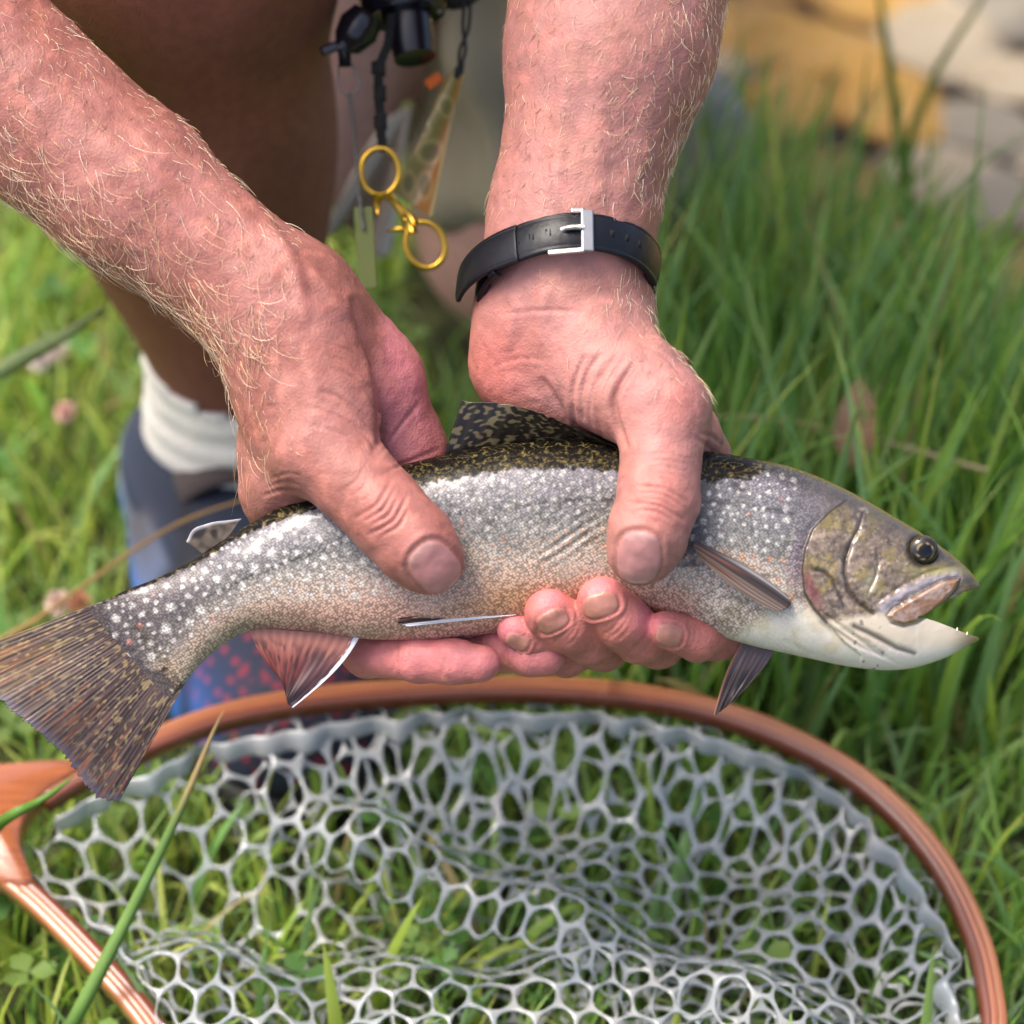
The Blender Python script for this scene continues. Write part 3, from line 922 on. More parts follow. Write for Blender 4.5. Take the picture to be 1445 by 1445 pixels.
def build_net():
    root = empty("landing_net", tuple(on_hoop(700, 1400, -0.02)))
    up = np.array([0, -HS, 1.0]); up /= np.linalg.norm(up)
    pts = catmull(np.array([on_hoop(x, y) for x, y in HOOP_PX]), 260)
    # three laminated strips, bent side by side: inner, middle, outer
    sweep_rect(pts, 0, up, 0.0017, 0.0046, "wood_strip", M_WOOD_D, root, side_off=0.00292, rnd=(0, 1))
    sweep_rect(pts, 0, up, 0.0012, 0.00465, "wood_strip", M_WOOD_L, root, side_off=0.0, uvo=0.3, rnd=(0, 0))
    sweep_rect(pts, 0, up, 0.0017, 0.0046, "wood_strip", M_WOOD_T, root, side_off=-0.00312, uvo=0.7, rnd=(1, 0))
    # yoke and handle
    n = 40
    yoke_top = catmull([on_hoop(x, y) for x, y in [(118, 1088), (90, 1082), (40, 1083), (-40, 1090), (-160, 1100), (-330, 1104), (-620, 1110)]], n)
    yoke_bot = catmull([on_hoop(x, y) for x, y in [(114, 1096), (62, 1130), (36, 1165), (30, 1205), (42, 1262), (-120, 1215), (-330, 1196), (-620, 1190)]], n)
    hh = 0.0062
    V = []
    for a, b_ in zip(yoke_top, yoke_bot):
        for f, h_ in ((0, -0.7), (0, 0.7), (0.06, 1), (0.94, 1), (1, 0.7), (1, -0.7), (0.94, -1), (0.06, -1)):
            V.append(a * (1 - f) + b_ * f + up * hh * h_)
    V = np.array(V)
    F = [tuple(f) for f in grid_faces(n, 8, False, True)] + [tuple(range(8)), tuple(range((n - 1) * 8, n * 8))[::-1]]
    put(mesh_np("handle", V, F, M_WOOD_L, uv=np.stack([V[:, 0], V[:, 1], V[:, 2]], -1)), root)

    # ---- rubber bag: moulded sheet with rounded hexagonal holes, laid in folds
    def sheet(region, to3, pitch, rot, org, hole, seed, extent):
        R = np.random.default_rng(seed)
        cells = []
        a1 = np.array([1, 0.0]); a2 = np.array([0.5, math.sqrt(3) / 2])
        ca, sa = math.cos(rot), math.sin(rot)
        Rm = np.array([[ca, -sa], [sa, ca]])
        key = {}; VV = []; FF = []
        def vid(p):
            q = (round(p[0] * 2e5), round(p[1] * 2e5))
            if q not in key:
                key[q] = len(VV); VV.append(p)
            return key[q]
        rad = pitch / math.sqrt(3)
        corners = [np.array([math.cos(math.pi / 6 + k * math.pi / 3), math.sin(math.pi / 6 + k * math.pi / 3)]) * rad for k in range(6)]
        for i in range(-extent, extent):
            for j in range(-extent, extent):
                c = (i - j // 2 * 0) * a1 * pitch + j * a2 * pitch
                c = c - a1 * pitch * (j // 2)
                w = Rm @ c + org
                if not region(w): continue
                out = []; inn = []
                hs = hole * R.uniform(0.93, 1.04)
                for k in range(6):
                    p, q = corners[k], corners[(k + 1) % 6]
                    for f in (0.0, 0.5):
                        o_ = p * (1 - f) + q * f
                        d = o_ / np.linalg.norm(o_)
                        rr = np.linalg.norm(o_)
                        r_in = hs * pitch * 0.5 * (1.0 + 0.06 * (f == 0.0))
                        out.append(vid(tuple(Rm @ (c + o_) + org)))
                        inn.append(d * r_in)
                base = len(VV)
                ids = []
                for v in inn:
                    ids.append(len(VV)); VV.append(tuple(Rm @ (c + v) + org))
                for k in range(12):
                    k2 = (k + 1) % 12
                    FF.append((out[k], out[k2], ids[k2], ids[k]))
        if not VV: return None
        A = np.array(VV)
        # soft irregularity of the moulding
        A = A + (np.stack([fbm(A, 0.035, seed), fbm(A, 0.035, seed + 5)], -1) - 0.5) * pitch * 0.8
        return to3(A), FF

    # hoop interior in plan (x,y) as polygon
    plan = pts[:, :2]
    cen = np.array([-0.01, -0.05])
    ring_in = cen + (plan - cen) * 0.972
    def in_ring(w, grow=1.0):
        return bool(inside_poly2(np.array([w[0]]), np.array([w[1]]), cen + (ring_in - cen) * grow)[0])
    def rim_d(A):
        d, p = polydist(A[:, 0], A[:, 1], np.vstack([ring_in, ring_in[:1]]))
        return d
    hz = lambda A: HZ0 + HS * (A[:, 1] - HY0)
    parts = []
    # 1: floor of the bag, sagging from the rim to the ground
    def floor3(A):
        d = rim_d(A)
        low = 0.020 + 0.012 * (fbm(A, 0.07, 3) - 0.5)
        k = sstep(0.0, 0.075, d)
        z = (hz(A) - 0.010) * (1 - k) + low * k
        z += 0.010 * np.sin(A[:, 0] * 60 + A[:, 1] * 50) * sstep(0.02, 0.05, d)
        return np.stack([A[:, 0], A[:, 1], z], -1)
    parts.append(sheet(lambda w: in_ring(w, 1.0), floor3, 0.0152, 0.25, np.array([0.003, 0.002]), 0.955, 3, 36))
    # 2: near wall folded over, its edge a long soft line across the net
    def fold_y(x): return -0.024 + 0.006 * np.sin((x + 0.2) * 11.0) - 0.03 * sstep(0.06, 0.2, x)
    def near3(A):
        e = fold_y(A[:, 0]) - A[:, 1]
        z = 0.026 + 0.028 * sstep(-0.01, 0.035, e) + 0.006 * np.sin(A[:, 0] * 85 + A[:, 1] * 30) + 0.006 * np.sin(A[:, 0] * 33)
        z = np.minimum(z, hz(A) + 0.004) + 0.002
        return np.stack([A[:, 0], A[:, 1], z], -1)
    parts.append(sheet(lambda w: in_ring(w, 0.96) and w[1] < fold_y(w[0]) and w[0] > -0.15, near3, 0.0146, 0.02, np.array([0.0, 0.0045]), 0.945, 5, 34))
    # 3: far wall lying in a slanting fold from the far rim to the right
    def far3(A):
        d = rim_d(A)
        t = A[:, 1] - (0.048 - 0.55 * np.maximum(A[:, 0] + 0.06, 0))
        ridge = np.exp(-((A[:, 0] * 0.5 + A[:, 1] * 0.87 - 0.0) / 0.016) ** 2)
        k = sstep(0.0, 0.03, d)
        z = (hz(A) - 0.004) * (1 - k) + (0.040 + 0.020 * ridge + 0.006 * np.sin(A[:, 0] * 70 - A[:, 1] * 40)) * k
        return np.stack([A[:, 0], A[:, 1] - 0.012 * k, z], -1)
    def far_reg(w):
        u = w[0] * 0.5 + w[1] * 0.87
        return in_ring(w, 0.995) and u > -0.014 and w[0] > -0.10
    parts.append(sheet(far_reg, far3, 0.0128, 0.55, np.array([0.001, 0.0]), 0.93, 7, 38))
    # 4: second gather behind it, tighter holes
    def gath3(A):
        d = rim_d(A)
        k = sstep(0.0, 0.04, d)
        z = (hz(A) - 0.012) * (1 - k) + (0.030 + 0.012 * np.sin(A[:, 0] * 55 + A[:, 1] * 75)) * k
        return np.stack([A[:, 0] + 0.004 * np.sin(A[:, 1] * 120), A[:, 1], z], -1)
    def gath_reg(w):
        u = w[0] * 0.5 + w[1] * 0.87
        return in_ring(w, 0.99) and -0.05 < u < 0.0 and w[0] > 0.02
    parts.append(sheet(gath_reg, gath3, 0.0112, 0.9, np.array([0.004, 0.003]), 0.92, 9, 40))
    # 5: belly of the bag that spills out under the rim on the right
    def spill3(A):
        z = 0.016 + 0.010 * np.sin(A[:, 0] * 60) + 0.010 * (fbm(A, 0.04, 8) - 0.5)
        return np.stack([A[:, 0], A[:, 1], z], -1)
    parts.append(sheet(lambda w: (w[0] - 0.165) ** 2 / 0.045 ** 2 + (w[1] + 0.085) ** 2 / 0.085 ** 2 < 1 and not in_ring(w, 0.97), spill3, 0.0140, 0.4, np.array([0, 0.002]), 0.93, 11, 40))
    V, F = join([p for p in parts if p])
    bag = mesh_np("mesh_bag", V, F, M_RUB)
    put(bag, root)
    sd = bag.modifiers.new("thick", 'SOLIDIFY'); sd.thickness = 0.0014; sd.offset = 0
    sb = bag.modifiers.new("round", 'SUBSURF'); sb.levels = 1; sb.render_levels = 1
    # collar: scalloped thick band where the bag meets the rim
    m = 420
    rp = catmull(np.vstack([pts[:, :]]), m)
    ce = np.array([-0.01, -0.05, 0])
    wob = 0.008 * (fbm(np.stack([np.arange(m) * 1.0, np.zeros(m)], -1), 14, 4) - 0.5) * 2 + 0.0015 * np.sin(np.arange(m) / m * 2 * np.pi * 55)
    T = np.gradient(rp, axis=0); T /= np.linalg.norm(T, axis=1)[:, None]
    S = np.cross(T, up); S /= np.linalg.norm(S, axis=1)[:, None]
    inn = rp + S * (0.0072 + 0.002 + wob[:, None] * 0.8)
    rows = []
    for f, dz, ex in ((0, -0.002, 0), (0.35, 0.0008, 0), (0.7, -0.002, 0.6), (1.0, -0.008, 1)):
        rows.append(inn + S * (0.0026 * f + ex * wob[:, None] * 0.7) + np.array([0, 0, 1]) * (dz - 0.001 + wob[:, None] * 0.4))
    V = np.stack(rows, 1).reshape(-1, 3)
    co = mesh_np("collar", V, [tuple(f) for f in grid_faces(m, 4)], M_RUB)
    put(co, root)
    sd = co.modifiers.new("thick", 'SOLIDIFY'); sd.thickness = 0.0012; sd.offset = 0
    sb = co.modifiers.new("round", 'SUBSURF'); sb.levels = 1; sb.render_levels = 1
    tag(root, "wooden landing net with clear rubber mesh bag lying in the grass", "landing net")
    return root


def inside_poly2(X, Y, poly):
    x1, y1 = poly[:, 0], poly[:, 1]
    x2, y2 = np.roll(x1, -1), np.roll(y1, -1)
    c = ((y1[None] > Y[:, None]) != (y2[None] > Y[:, None])) & (X[:, None] < (x2 - x1)[None] * (Y[:, None] - y1[None]) / (y2 - y1 + 1e-12)[None] + x1[None])
    return (c.sum(1) % 2) == 1


net = build_net()

# ================================================================== the trout
FISH_PAIRS = np.array([
    (122, 858, 238, 990, 1.5), (152, 845, 250, 976, 8), (180, 832, 262, 962, 21), (230, 812, 285, 935, 30), (285, 783, 318, 907, 40), (335, 750, 360, 889, 49),
    (390, 718, 430, 891, 57), (450, 690, 505, 901, 64), (520, 668, 560, 903, 69), (600, 648, 630, 902, 73), (680, 631, 700, 893, 76),
    (760, 622, 765, 880, 77), (840, 622, 840, 868, 76), (900, 630, 900, 860, 75), (960, 634, 955, 876, 76), (1010, 638, 1010, 896, 77),
    (1060, 647, 1060, 911, 78), (1110, 657, 1105, 921, 78), (1160, 675, 1150, 931, 76), (1210, 699, 1200, 941, 71), (1260, 728, 1250, 946, 62),
    (1300, 752, 1292, 942, 51), (1340, 780, 1335, 928, 37), (1366, 803, 1362, 914, 24), (1381, 822, 1381, 903, 10)], float)
NS, NA, NB = 860, 250, 70
P5 = catmull(FISH_PAIRS, NS)
sT, sB, sW = P5[:, 0:2], P5[:, 2:4], P5[:, 4]
MX0 = 1296.0                                # where the open mouth begins
MUP = np.array([(1290, 871), (1306, 868), (1322, 858), (1340, 846), (1360, 836), (1374, 832), (1383, 829)], float)
MLO = np.array([(1290, 873), (1306, 872), (1322, 877), (1340, 884), (1352, 889), (1366, 895), (1383, 900)], float)
KM = 158                                    # grid row of the slit (of NA)
xs = (sT[:, 0] + sB[:, 0]) * 0.5
mouth = xs > MX0


def fish_surface(n_rows, km, side):
    a = np.linspace(0, np.pi, n_rows)
    tt = 0.5 * (1 - np.cos(a))              # 0 top .. 1 bottom
    X = sT[:, None, 0] + (sB - sT)[:, None, 0] * tt
    Y = sT[:, None, 1] + (sB - sT)[:, None, 1] * tt
    prof = np.sin(a) ** 0.82
    Z = sW[:, None] * prof[None, :] * side
    # the slit: rows above km end on the upper lip, rows below start on the lower lip
    mu = np.interp(xs, MUP[:, 0], MUP[:, 1]); ml = np.interp(xs, MLO[:, 0], MLO[:, 1])
    Y2 = Y.copy()
    m = np.where(mouth)[0]
    for i in m:
        yt, yb = sT[i, 1], sB[i, 1]
        f = tt[:km + 1] / tt[km]
        Y2[i, :km + 1] = yt + (mu[i] - yt) * f
        g = (tt[km + 1:] - tt[km + 1]) / (1 - tt[km + 1])
        Y2[i, km + 1:] = ml[i] + (yb - ml[i]) * g
    # blend the slit in so that columns stay smooth
    w = sstep(1180, MX0 + 4, xs)[:, None]
    tgt = np.interp(xs, MUP[:, 0], MUP[:, 1], left=871)
    Yk = Y[:, km][:, None]
    shift = (tgt[:, None] - Yk) * np.where(tt[None] <= tt[km], tt[None] / tt[km], (1 - tt[None]) / (1 - tt[km]))
    Yb = Y + shift * w
    Y2 = np.where(mouth[:, None], Y2, Yb)
    return X, Y2, Z, tt


GILL = [(1195, 705), (1169, 724), (1146, 748), (1136, 775), (1132, 804), (1135, 835), (1147, 857), (1166, 878), (1190, 905), (1215, 925)]
PREO = [(1217, 724), (1212, 745), (1201, 765), (1193, 790), (1191, 807), (1198, 835), (1212, 852), (1232, 866)]
CHEEK = [(1236, 775), (1239, 795), (1236, 812), (1223, 840)]
SUBO = [(1147, 804), (1163, 807), (1172, 816), (1181, 832), (1190, 855)]
JAWL = [(1205, 884), (1225, 893), (1246, 904), (1266, 915), (1290, 922)]
JAW2 = [(1160, 880), (1185, 893), (1215, 912), (1245, 925)]
ISTH = [(1108, 905), (1140, 922), (1180, 935), (1225, 938)]
MAXI = np.array([(1356, 815), (1330, 818), (1304, 833), (1280, 847), (1260, 859), (1252, 869), (1258, 879), (1275, 884), (1294, 879), (1312, 868), (1330, 853), (1350, 832)], float)
EYE = (1303.0, 776.0, 21.0)
LATL = [(232, 868), (300, 838), (370, 806), (450, 776), (540, 748), (640, 724), (720, 713), (800, 706), (870, 703), (960, 705), (1060, 714), (1120, 724)]


def inside_poly(X, Y, poly):
    r = np.zeros(X.shape, bool)
    n = len(poly)
    for i in range(n):
        x1, y1 = poly[i]; x2, y2 = poly[(i + 1) % n]
        c = ((y1 > Y) != (y2 > Y)) & (X < (x2 - x1) * (Y - y1) / (y2 - y1 + 1e-9) + x1)
        r ^= c
    return r


def gill_x(Y):
    g = np.array(GILL)
    return np.interp(Y, g[:, 1], g[:, 0])


def fish_relief(X, Y, tt):
    """height in px along the outward direction"""
    D = np.zeros(X.shape)
    P = np.stack([X, Y], -1)
    hm = X > 1040
    gx = gill_x(Y)
    head = sstep(-2.5, 2.5, X - gx) * (Y > 704)
    dg, pg = polydist(X, Y, GILL)
    D += 6.0 * head * np.exp(-np.maximum(X - gx, 0) / 60.0)           # gill cover stands proud
    D -= 5.0 * np.exp(-(np.maximum(gx - X, 0) / 12.0) ** 2) * (X < gx) * sstep(0.1, 0.3, pg) * (1 - sstep(0.75, 0.95, pg))
    for L, dep, wd in ((PREO, 5.5, 3.6), (CHEEK, 2.8, 3.0), (SUBO, 4.0, 3.2), (JAWL, 4.4, 4.0), (JAW2, 3.0, 4.0), (ISTH, 3.5, 4.0)):
        d, p = polydist(X, Y, L)
        D -= dep * np.exp(-(d / wd) ** 2) * np.sin(np.pi * np.clip(p * 0.9 + 0.05, 0, 1)) ** 0.5
    for k in range(6):                                                 # branchiostegal rays
        L = [(1158 + k * 9, 862 + k * 6), (1190 + k * 10, 890 + k * 7), (1228 + k * 8, 908 + k * 6)]
        d, p = polydist(X, Y, L)
        D -= 1.1 * np.exp(-(d / 2.4) ** 2)
    ins = inside_poly(X, Y, MAXI)
    dm, pm = polydist(X, Y, np.vstack([MAXI, MAXI[:1]]))
    D += np.where(ins, 5.0 * sstep(0, 6, dm), 0) - 1.8 * np.exp(-(dm / 2.5) ** 2) * (~ins)
    # premaxilla fold above it
    d, p = polydist(X, Y, [(1250, 852), (1280, 832), (1312, 816), (1345, 808)])
    D += 2.2 * np.exp(-(d / 6) ** 2) - 1.6 * np.exp(-((d - 9) / 3) ** 2) * (Y < 850)
    # nostril
    D -= 4 * np.exp(-(np.hypot(X - 1346, Y - 786) / 4) ** 2)
    # eye socket
    de = np.hypot(X - EYE[0], (Y - EYE[1]) * 0.95)
    D -= 9.0 * (1 - sstep(15, 24, de)); D += 1.6 * np.exp(-((de - 27) / 4.5) ** 2)
    # bone texture and soft muscle
    D += (fbm(P, 16, 31) - 0.5) * 5.0 * head * (1 - 0.85 * sstep(855, 875, Y)) + 4.0 * head * np.exp(-(((X - 1172) / 22) ** 2 + ((Y - 768) / 34) ** 2)) + 3.0 * head * np.exp(-(((X - 1216) / 14) ** 2 + ((Y - 812) / 26) ** 2))
    D += (fbm(P, 60, 41) - 0.5) * 5.0 * (1 - head)
    # skin folds where the thumb pushes
    u = (X - 800) * 0.84 + (Y - 762) * -0.54; v = (X - 800) * 0.54 + (Y - 762) * 0.84
    D += 1.0 * np.sin(v / 2.1 + 0.4 * np.sin(u / 17)) * np.exp(-(u / 62) ** 2 - ((v - 2) / 24) ** 2) * (0.5 + fbm(P, 25, 71))
    # dent under the two thumbs
    for (cx, cy, r) in ((604, 788, 70), (905, 775, 72)):
        D -= 7 * np.exp(-(np.hypot(X - cx, Y - cy) / r) ** 2)
    return D


def fish_colour(X, Y, tt):
    P = np.stack([X, Y], -1)
    n30, n12, n6 = fbm(P, 34, 1), fbm(P, 13, 5), vnoise(P, 5.5, 9)
    t = tt * 2 - 1 + 0 * X
    # flank from back to belly
    stops_t = [-1, -0.78, -0.45, -0.12, 0.14, 0.42, 0.7, 1.0]
    cs = np.array([lin(84, 80, 78), lin(128, 124, 132), lin(126, 124, 128), lin(136, 134, 128), lin(178, 170, 158), lin(214, 192, 172), lin(222, 176, 154), lin(222, 176, 156)])
    C = np.stack([np.interp(t + (n30 - 0.5) * 0.35, stops_t, cs[:, i]) for i in range(3)], -1)
    # tail wrist: brown-grey
    tail = 1 - sstep(190, 420, X + (n30 - 0.5) * 90)
    C = mixc(C, lin(98, 86, 82) * np.ones(3), tail * (0.85 - 0.55 * sstep(0.1, 0.8, t)))
    C = mixc(C, lin(188, 176, 150) * np.ones(3), (1 - sstep(300, 470, X)) * sstep(0.35, 0.8, t) * 0.75)
    # orange belly patch between the hands
    g = np.exp(-(((X - 730) / 150) ** 2 + ((Y - 848) / 34) ** 2))
    C = mixc(C, lin(216, 158, 106) * np.ones(3), np.clip(g * 0.75, 0, 0.7))
    g = np.exp(-(((X - 560) / 110) ** 2 + ((Y - 868) / 44) ** 2))
    C = mixc(C, lin(224, 178, 160) * np.ones(3), g * 0.7)
    # pale flank in front of the right thumb, white throat
    pale = sstep(960, 1010, X) * sstep(-0.02, 0.34, t + (n30 - 0.5) * 0.3)
    C = mixc(C, mixc(lin(228, 212, 196) * np.ones(3), lin(184, 168, 150) * np.ones(3), sstep(0.42, 0.66, n12)), pale * 0.9)
    wl = sstep(-4, 22, Y - np.interp(X, [960, 1000, 1045, 1080, 1115, 1140, 1180, 1240], [895, 892, 884, 858, 852, 842, 868, 880]) + (n12 - 0.5) * 26)
    wl = wl * sstep(965, 1010, X)
    C = mixc(C, mixc(lin(240, 232, 216) * np.ones(3), lin(226, 214, 186) * np.ones(3), sstep(0.4, 0.7, n30)), wl)
    sc = (1 - 0.85 * wl)
    # back: dark with pale worm marks, the angler's dark reflection put into the band
    bt = np.interp(X, [120, 300, 400, 520, 640, 760, 900, 1000, 1040, 1075, 1110, 1300], [-0.97, -0.9, -0.80, -0.74, -0.72, -0.70, -0.64, -0.66, -0.74, -0.86, -0.955, -0.97])
    bt = bt + (n12 - 0.5) * 0.10 + (n6 - 0.5) * 0.06
    bk = 1 - sstep(-0.02, 0.02, t - bt)
    C = mixc(C, lin(20, 16, 11) * np.ones(3), bk * 0.97)
    # right thumb's shadow and dark reflection painted on the flank beside it
    dk = np.exp(-(((X - 985 - (Y - 720) * -0.12) / 22) ** 2)) * (Y < 800) * sstep(0.35, 0.6, n12 + 0.15)
    C = mixc(C, lin(52, 48, 50) * np.ones(3), np.clip(dk * 0.9, 0, 1))
    dd, _ = polydist(X, Y, [(1000, 664), (1028, 676), (1052, 694)])
    C = mixc(C, lin(48, 44, 44) * np.ones(3), 0.8 * np.exp(-(dd / 9) ** 2) * sstep(0.4, 0.55, n12))
    dd, _ = polydist(X, Y, [(1008, 708), (1055, 707)])
    C = mixc(C, lin(60, 54, 50) * np.ones(3), 0.8 * np.exp(-(dd / 5) ** 2) * sstep(0.35, 0.55, n6))
    # lateral line, dotted
    dl, pl = polydist(X, Y, LATL)
    C = mixc(C, lin(44, 40, 38) * np.ones(3), 0.9 * np.exp(-(dl / 3.2) ** 2) * sstep(0.40, 0.55, vnoise(P, 7, 77)) * (1 - 0.6 * tail))
    # darker scale clusters on the flank
    cl = sstep(0.52, 0.68, fbm(P, 22, 55)) * np.exp(-((t + 0.25) / 0.45) ** 2) * sstep(520, 640, X) * (1 - sstep(840, 980, X))
    C = mixc(C, lin(92, 86, 78) * np.ones(3), cl * 0.55)
    # spots
    R = np.random.default_rng(5)
    spots = []
    for _ in range(9000):
        x = R.uniform(130, 1120); i = np.argmin(np.abs(xs - x)); f = R.uniform(0.06, 0.72)
        p = sT[i] + (sB[i] - sT[i]) * f
        r = R.uniform(3.0, 8.6) if x < 520 else (R.uniform(2.4, 5.5) if x < 960 else R.uniform(2.8, 7.0))
        if f < 0.15: r *= 0.75
        if all((p[0] - q[0]) ** 2 + (p[1] - q[1]) ** 2 > ((r + q[2]) * (1.38 if x < 520 or x > 960 else 1.3)) ** 2 for q in spots):
            spots.append((p[0], p[1], r, f, R.random()))
        if len(spots) > 760: break
    for (x, y, r, f, q) in spots:
        i0 = np.searchsorted(xs, x - 5 * r - 60); i1 = np.searchsorted(xs, x + 5 * r + 60)
        if i1 <= i0: continue
        xx, yy = X[i0:i1], Y[i0:i1]
        d = np.hypot(xx - x, yy - y) + (n6[i0:i1] - 0.5) * r * 0.55
        a = (1 - sstep(r * 0.3, r * 1.25, d))
        onback = bk[i0:i1]
        c = lin(226, 222, 214)
        if 0.03 > q: c = lin(206, 140, 124)
        if f > 0.5 and x > 560: c = lin(222, 168, 128)
        c = np.ones(xx.shape + (1,)) * c
        c = mixc(c, lin(132, 116, 70) * np.ones(3), onback)
        st = 0.82 if x < 560 or x > 1000 else 0.5
        st = st * (1 - 0.7 * wl[i0:i1])
        C[i0:i1] = mixc(C[i0:i1], c, a * st)
    # worm marks on the back
    wm = np.abs(fbm(np.stack([X * 0.55, Y * 1.3], -1), 11, 91, 2) - 0.5)
    C = mixc(C, lin(126, 112, 62) * np.ones(3), bk * (1 - sstep(0.012, 0.035, wm)) * 0.7)
    # head
    gx = gill_x(Y)
    head = sstep(-3, 3, X - gx + (n12 - 0.5) * 9) * (Y > 700)
    sh = sstep(1080, 1200, X) * (1 - head)
    C = mixc(C, mixc(lin(112, 102, 96) * np.ones(3), lin(84, 76, 70) * np.ones(3), sstep(0.42, 0.6, n12)), sh * 0.85 * (1 - wl))
    nape = sstep(1070, 1110, X) * np.exp(-((Y - np.interp(X, sT[:, 0], sT[:, 1])) / 26.0) ** 2)
    C = mixc(C, lin(70, 64, 54) * np.ones(3), nape * 0.75)
    hc = mixc(lin(108, 92, 78) * np.ones(3), lin(140, 122, 104) * np.ones(3), sstep(0.35, 0.65, n12))
    hc = mixc(hc, lin(146, 130, 60) * np.ones(3), sstep(0.5, 0.64, fbm(P, 26, 61)) * 0.6)
    hc = mixc(hc, lin(176, 160, 136) * np.ones(3), sstep(0.58, 0.7, fbm(P, 6, 63)) * 0.5)
    hc = mixc(hc, lin(70, 60, 50) * np.ones(3), sstep(0.56, 0.68, fbm(P, 7, 65)) * 0.5)
    hc = mixc(hc, lin(78, 68, 58) * np.ones(3), sstep(0.6, 0.75, fbm(P, 12, 67)) * 0.65)
    hc = mixc(hc, lin(60, 56, 50) * np.ones(3), np.exp(-((Y - np.interp(X, sT[:, 0], sT[:, 1])) / 40.0) ** 2) * 0.8)
    hc = mixc(hc, lin(156, 148, 84) * np.ones(3), np.exp(-(((X - 1320) / 40) ** 2 + ((Y - 805) / 9) ** 2)) * 0.8)
    hc = mixc(hc, lin(186, 178, 150) * np.ones(3), np.exp(-(((X - 1228) / 9) ** 2 + ((Y - 826) / 14) ** 2)) * 0.7)
    # throat and jaw white
    jy = np.interp(X, [1130, 1160, 1190, 1215, 1240, 1270, 1300, 1390], [880, 876, 872, 868, 864, 862, 868, 868])
    jw = sstep(-6, 8, Y - jy + (n12 - 0.5) * 12)
    cream = mixc(lin(234, 218, 192) * np.ones(3), lin(240, 232, 218) * np.ones(3), sstep(900, 925, Y))
    cream = mixc(cream, lin(150, 118, 78) * np.ones(3), sstep(1335, 1380, X) * 0.85)
    speck = sstep(0.66, 0.76, fbm(P, 9, 83)) * (X < 1250)
    cream = mixc(cream, lin(110, 98, 96) * np.ones(3), speck * 0.7)
    hc = mixc(hc, cream, jw)
    for L, wd, a in ((JAWL, 4.0, 0.6), (PREO, 2.6, 0.65), (SUBO, 2.2, 0.6), (CHEEK, 1.8, 0.35), (JAW2, 3.0, 0.3)):
        d, p = polydist(X, Y, L)
        hc = mixc(hc, lin(44, 34, 34) * np.ones(3), min(a * 1.3, 0.9) * np.exp(-(d / wd) ** 2))
        hc = mixc(hc, lin(188, 170, 150) * np.ones(3), 0.4 * np.exp(-((d - 6) / 3) ** 2) * sstep(0.5, 0.6, n12))
    ins = inside_poly(X, Y, MAXI)
    dm, _ = polydist(X, Y, np.vstack([MAXI, MAXI[:1]]))
    mx = mixc(lin(150, 112, 84) * np.ones(3), lin(176, 150, 134) * np.ones(3), sstep(0.4, 0.65, n12))
    hc = mixc(hc, mx, ins * sstep(0, 3, dm))
    hc = mixc(hc, lin(64, 52, 50) * np.ones(3), 0.6 * np.exp(-(dm / 2.0) ** 2))
    d, p = polydist(X, Y, [(1246, 858), (1278, 836), (1312, 820), (1348, 813)])
    hc = mixc(hc, lin(196, 186, 192) * np.ones(3), 0.8 * np.exp(-(d / 6.5) ** 2) * (~ins))
    de = np.hypot(X - EYE[0], Y - EYE[1])
    hc = mixc(hc, lin(40, 36, 30) * np.ones(3), 0.8 * (1 - sstep(22, 32, de)))
    C = mixc(C, hc, head)
    # gill slit: lavender membrane and red gills
    gs = (X < gx + 2) * np.exp(-(((X - gx + 11) / 9) ** 2)) * np.exp(-((Y - 792) / 34) ** 2)
    C = mixc(C, lin(160, 142, 152) * np.ones(3), np.clip(gs, 0, 0.6))
    gr = np.exp(-(((X - 1143 - (Y - 825) * 0.35) / 8) ** 2)) * np.exp(-((Y - 832) / 26) ** 2)
    C = mixc(C, lin(132, 62, 60) * np.ones(3), np.clip(gr * 1.0, 0, 0.7))
    dg, pg = polydist(X, Y, GILL[:8])
    C = mixc(C, lin(30, 24, 26) * np.ones(3), 0.85 * np.exp(-(dg / 2.2) ** 2))
    # scales run out raggedly on to the tail fin
    dt = (X - 122) * 0.72 + (Y - 858) * -0.05 - (Y - 858) * 0.58
    bt0 = np.array([(118, 850), (134, 886), (158, 918), (186, 944), (218, 966), (250, 984)])
    de_, _ = polydist(X, Y, bt0)
    C = mixc(C, lin(78, 66, 60) * np.ones(3), (1 - sstep(12, 26, de_ + (n12 - 0.5) * 50)) * 0.95)
    # top ridge olive-gold in front
    tr = sstep(1060, 1120, X) * np.exp(-((Y - np.interp(X, sT[:, 0], sT[:, 1])) / 5.0) ** 2)
    C = mixc(C, lin(120, 108, 52) * np.ones(3), tr * 0.8)
    sc = sc * (1 - head) * (1 - sstep(1120, 1190, X) * 0.7) * (0.75 + 0.25 * sstep(0.2, 0.5, n30))
    wet = (0.38 + 0.1 * head) * (1 - 0.8 * bk * (1 - sstep(1040, 1100, X)))
    return np.clip(C, 0, 1), np.clip(sc, 0, 1), wet


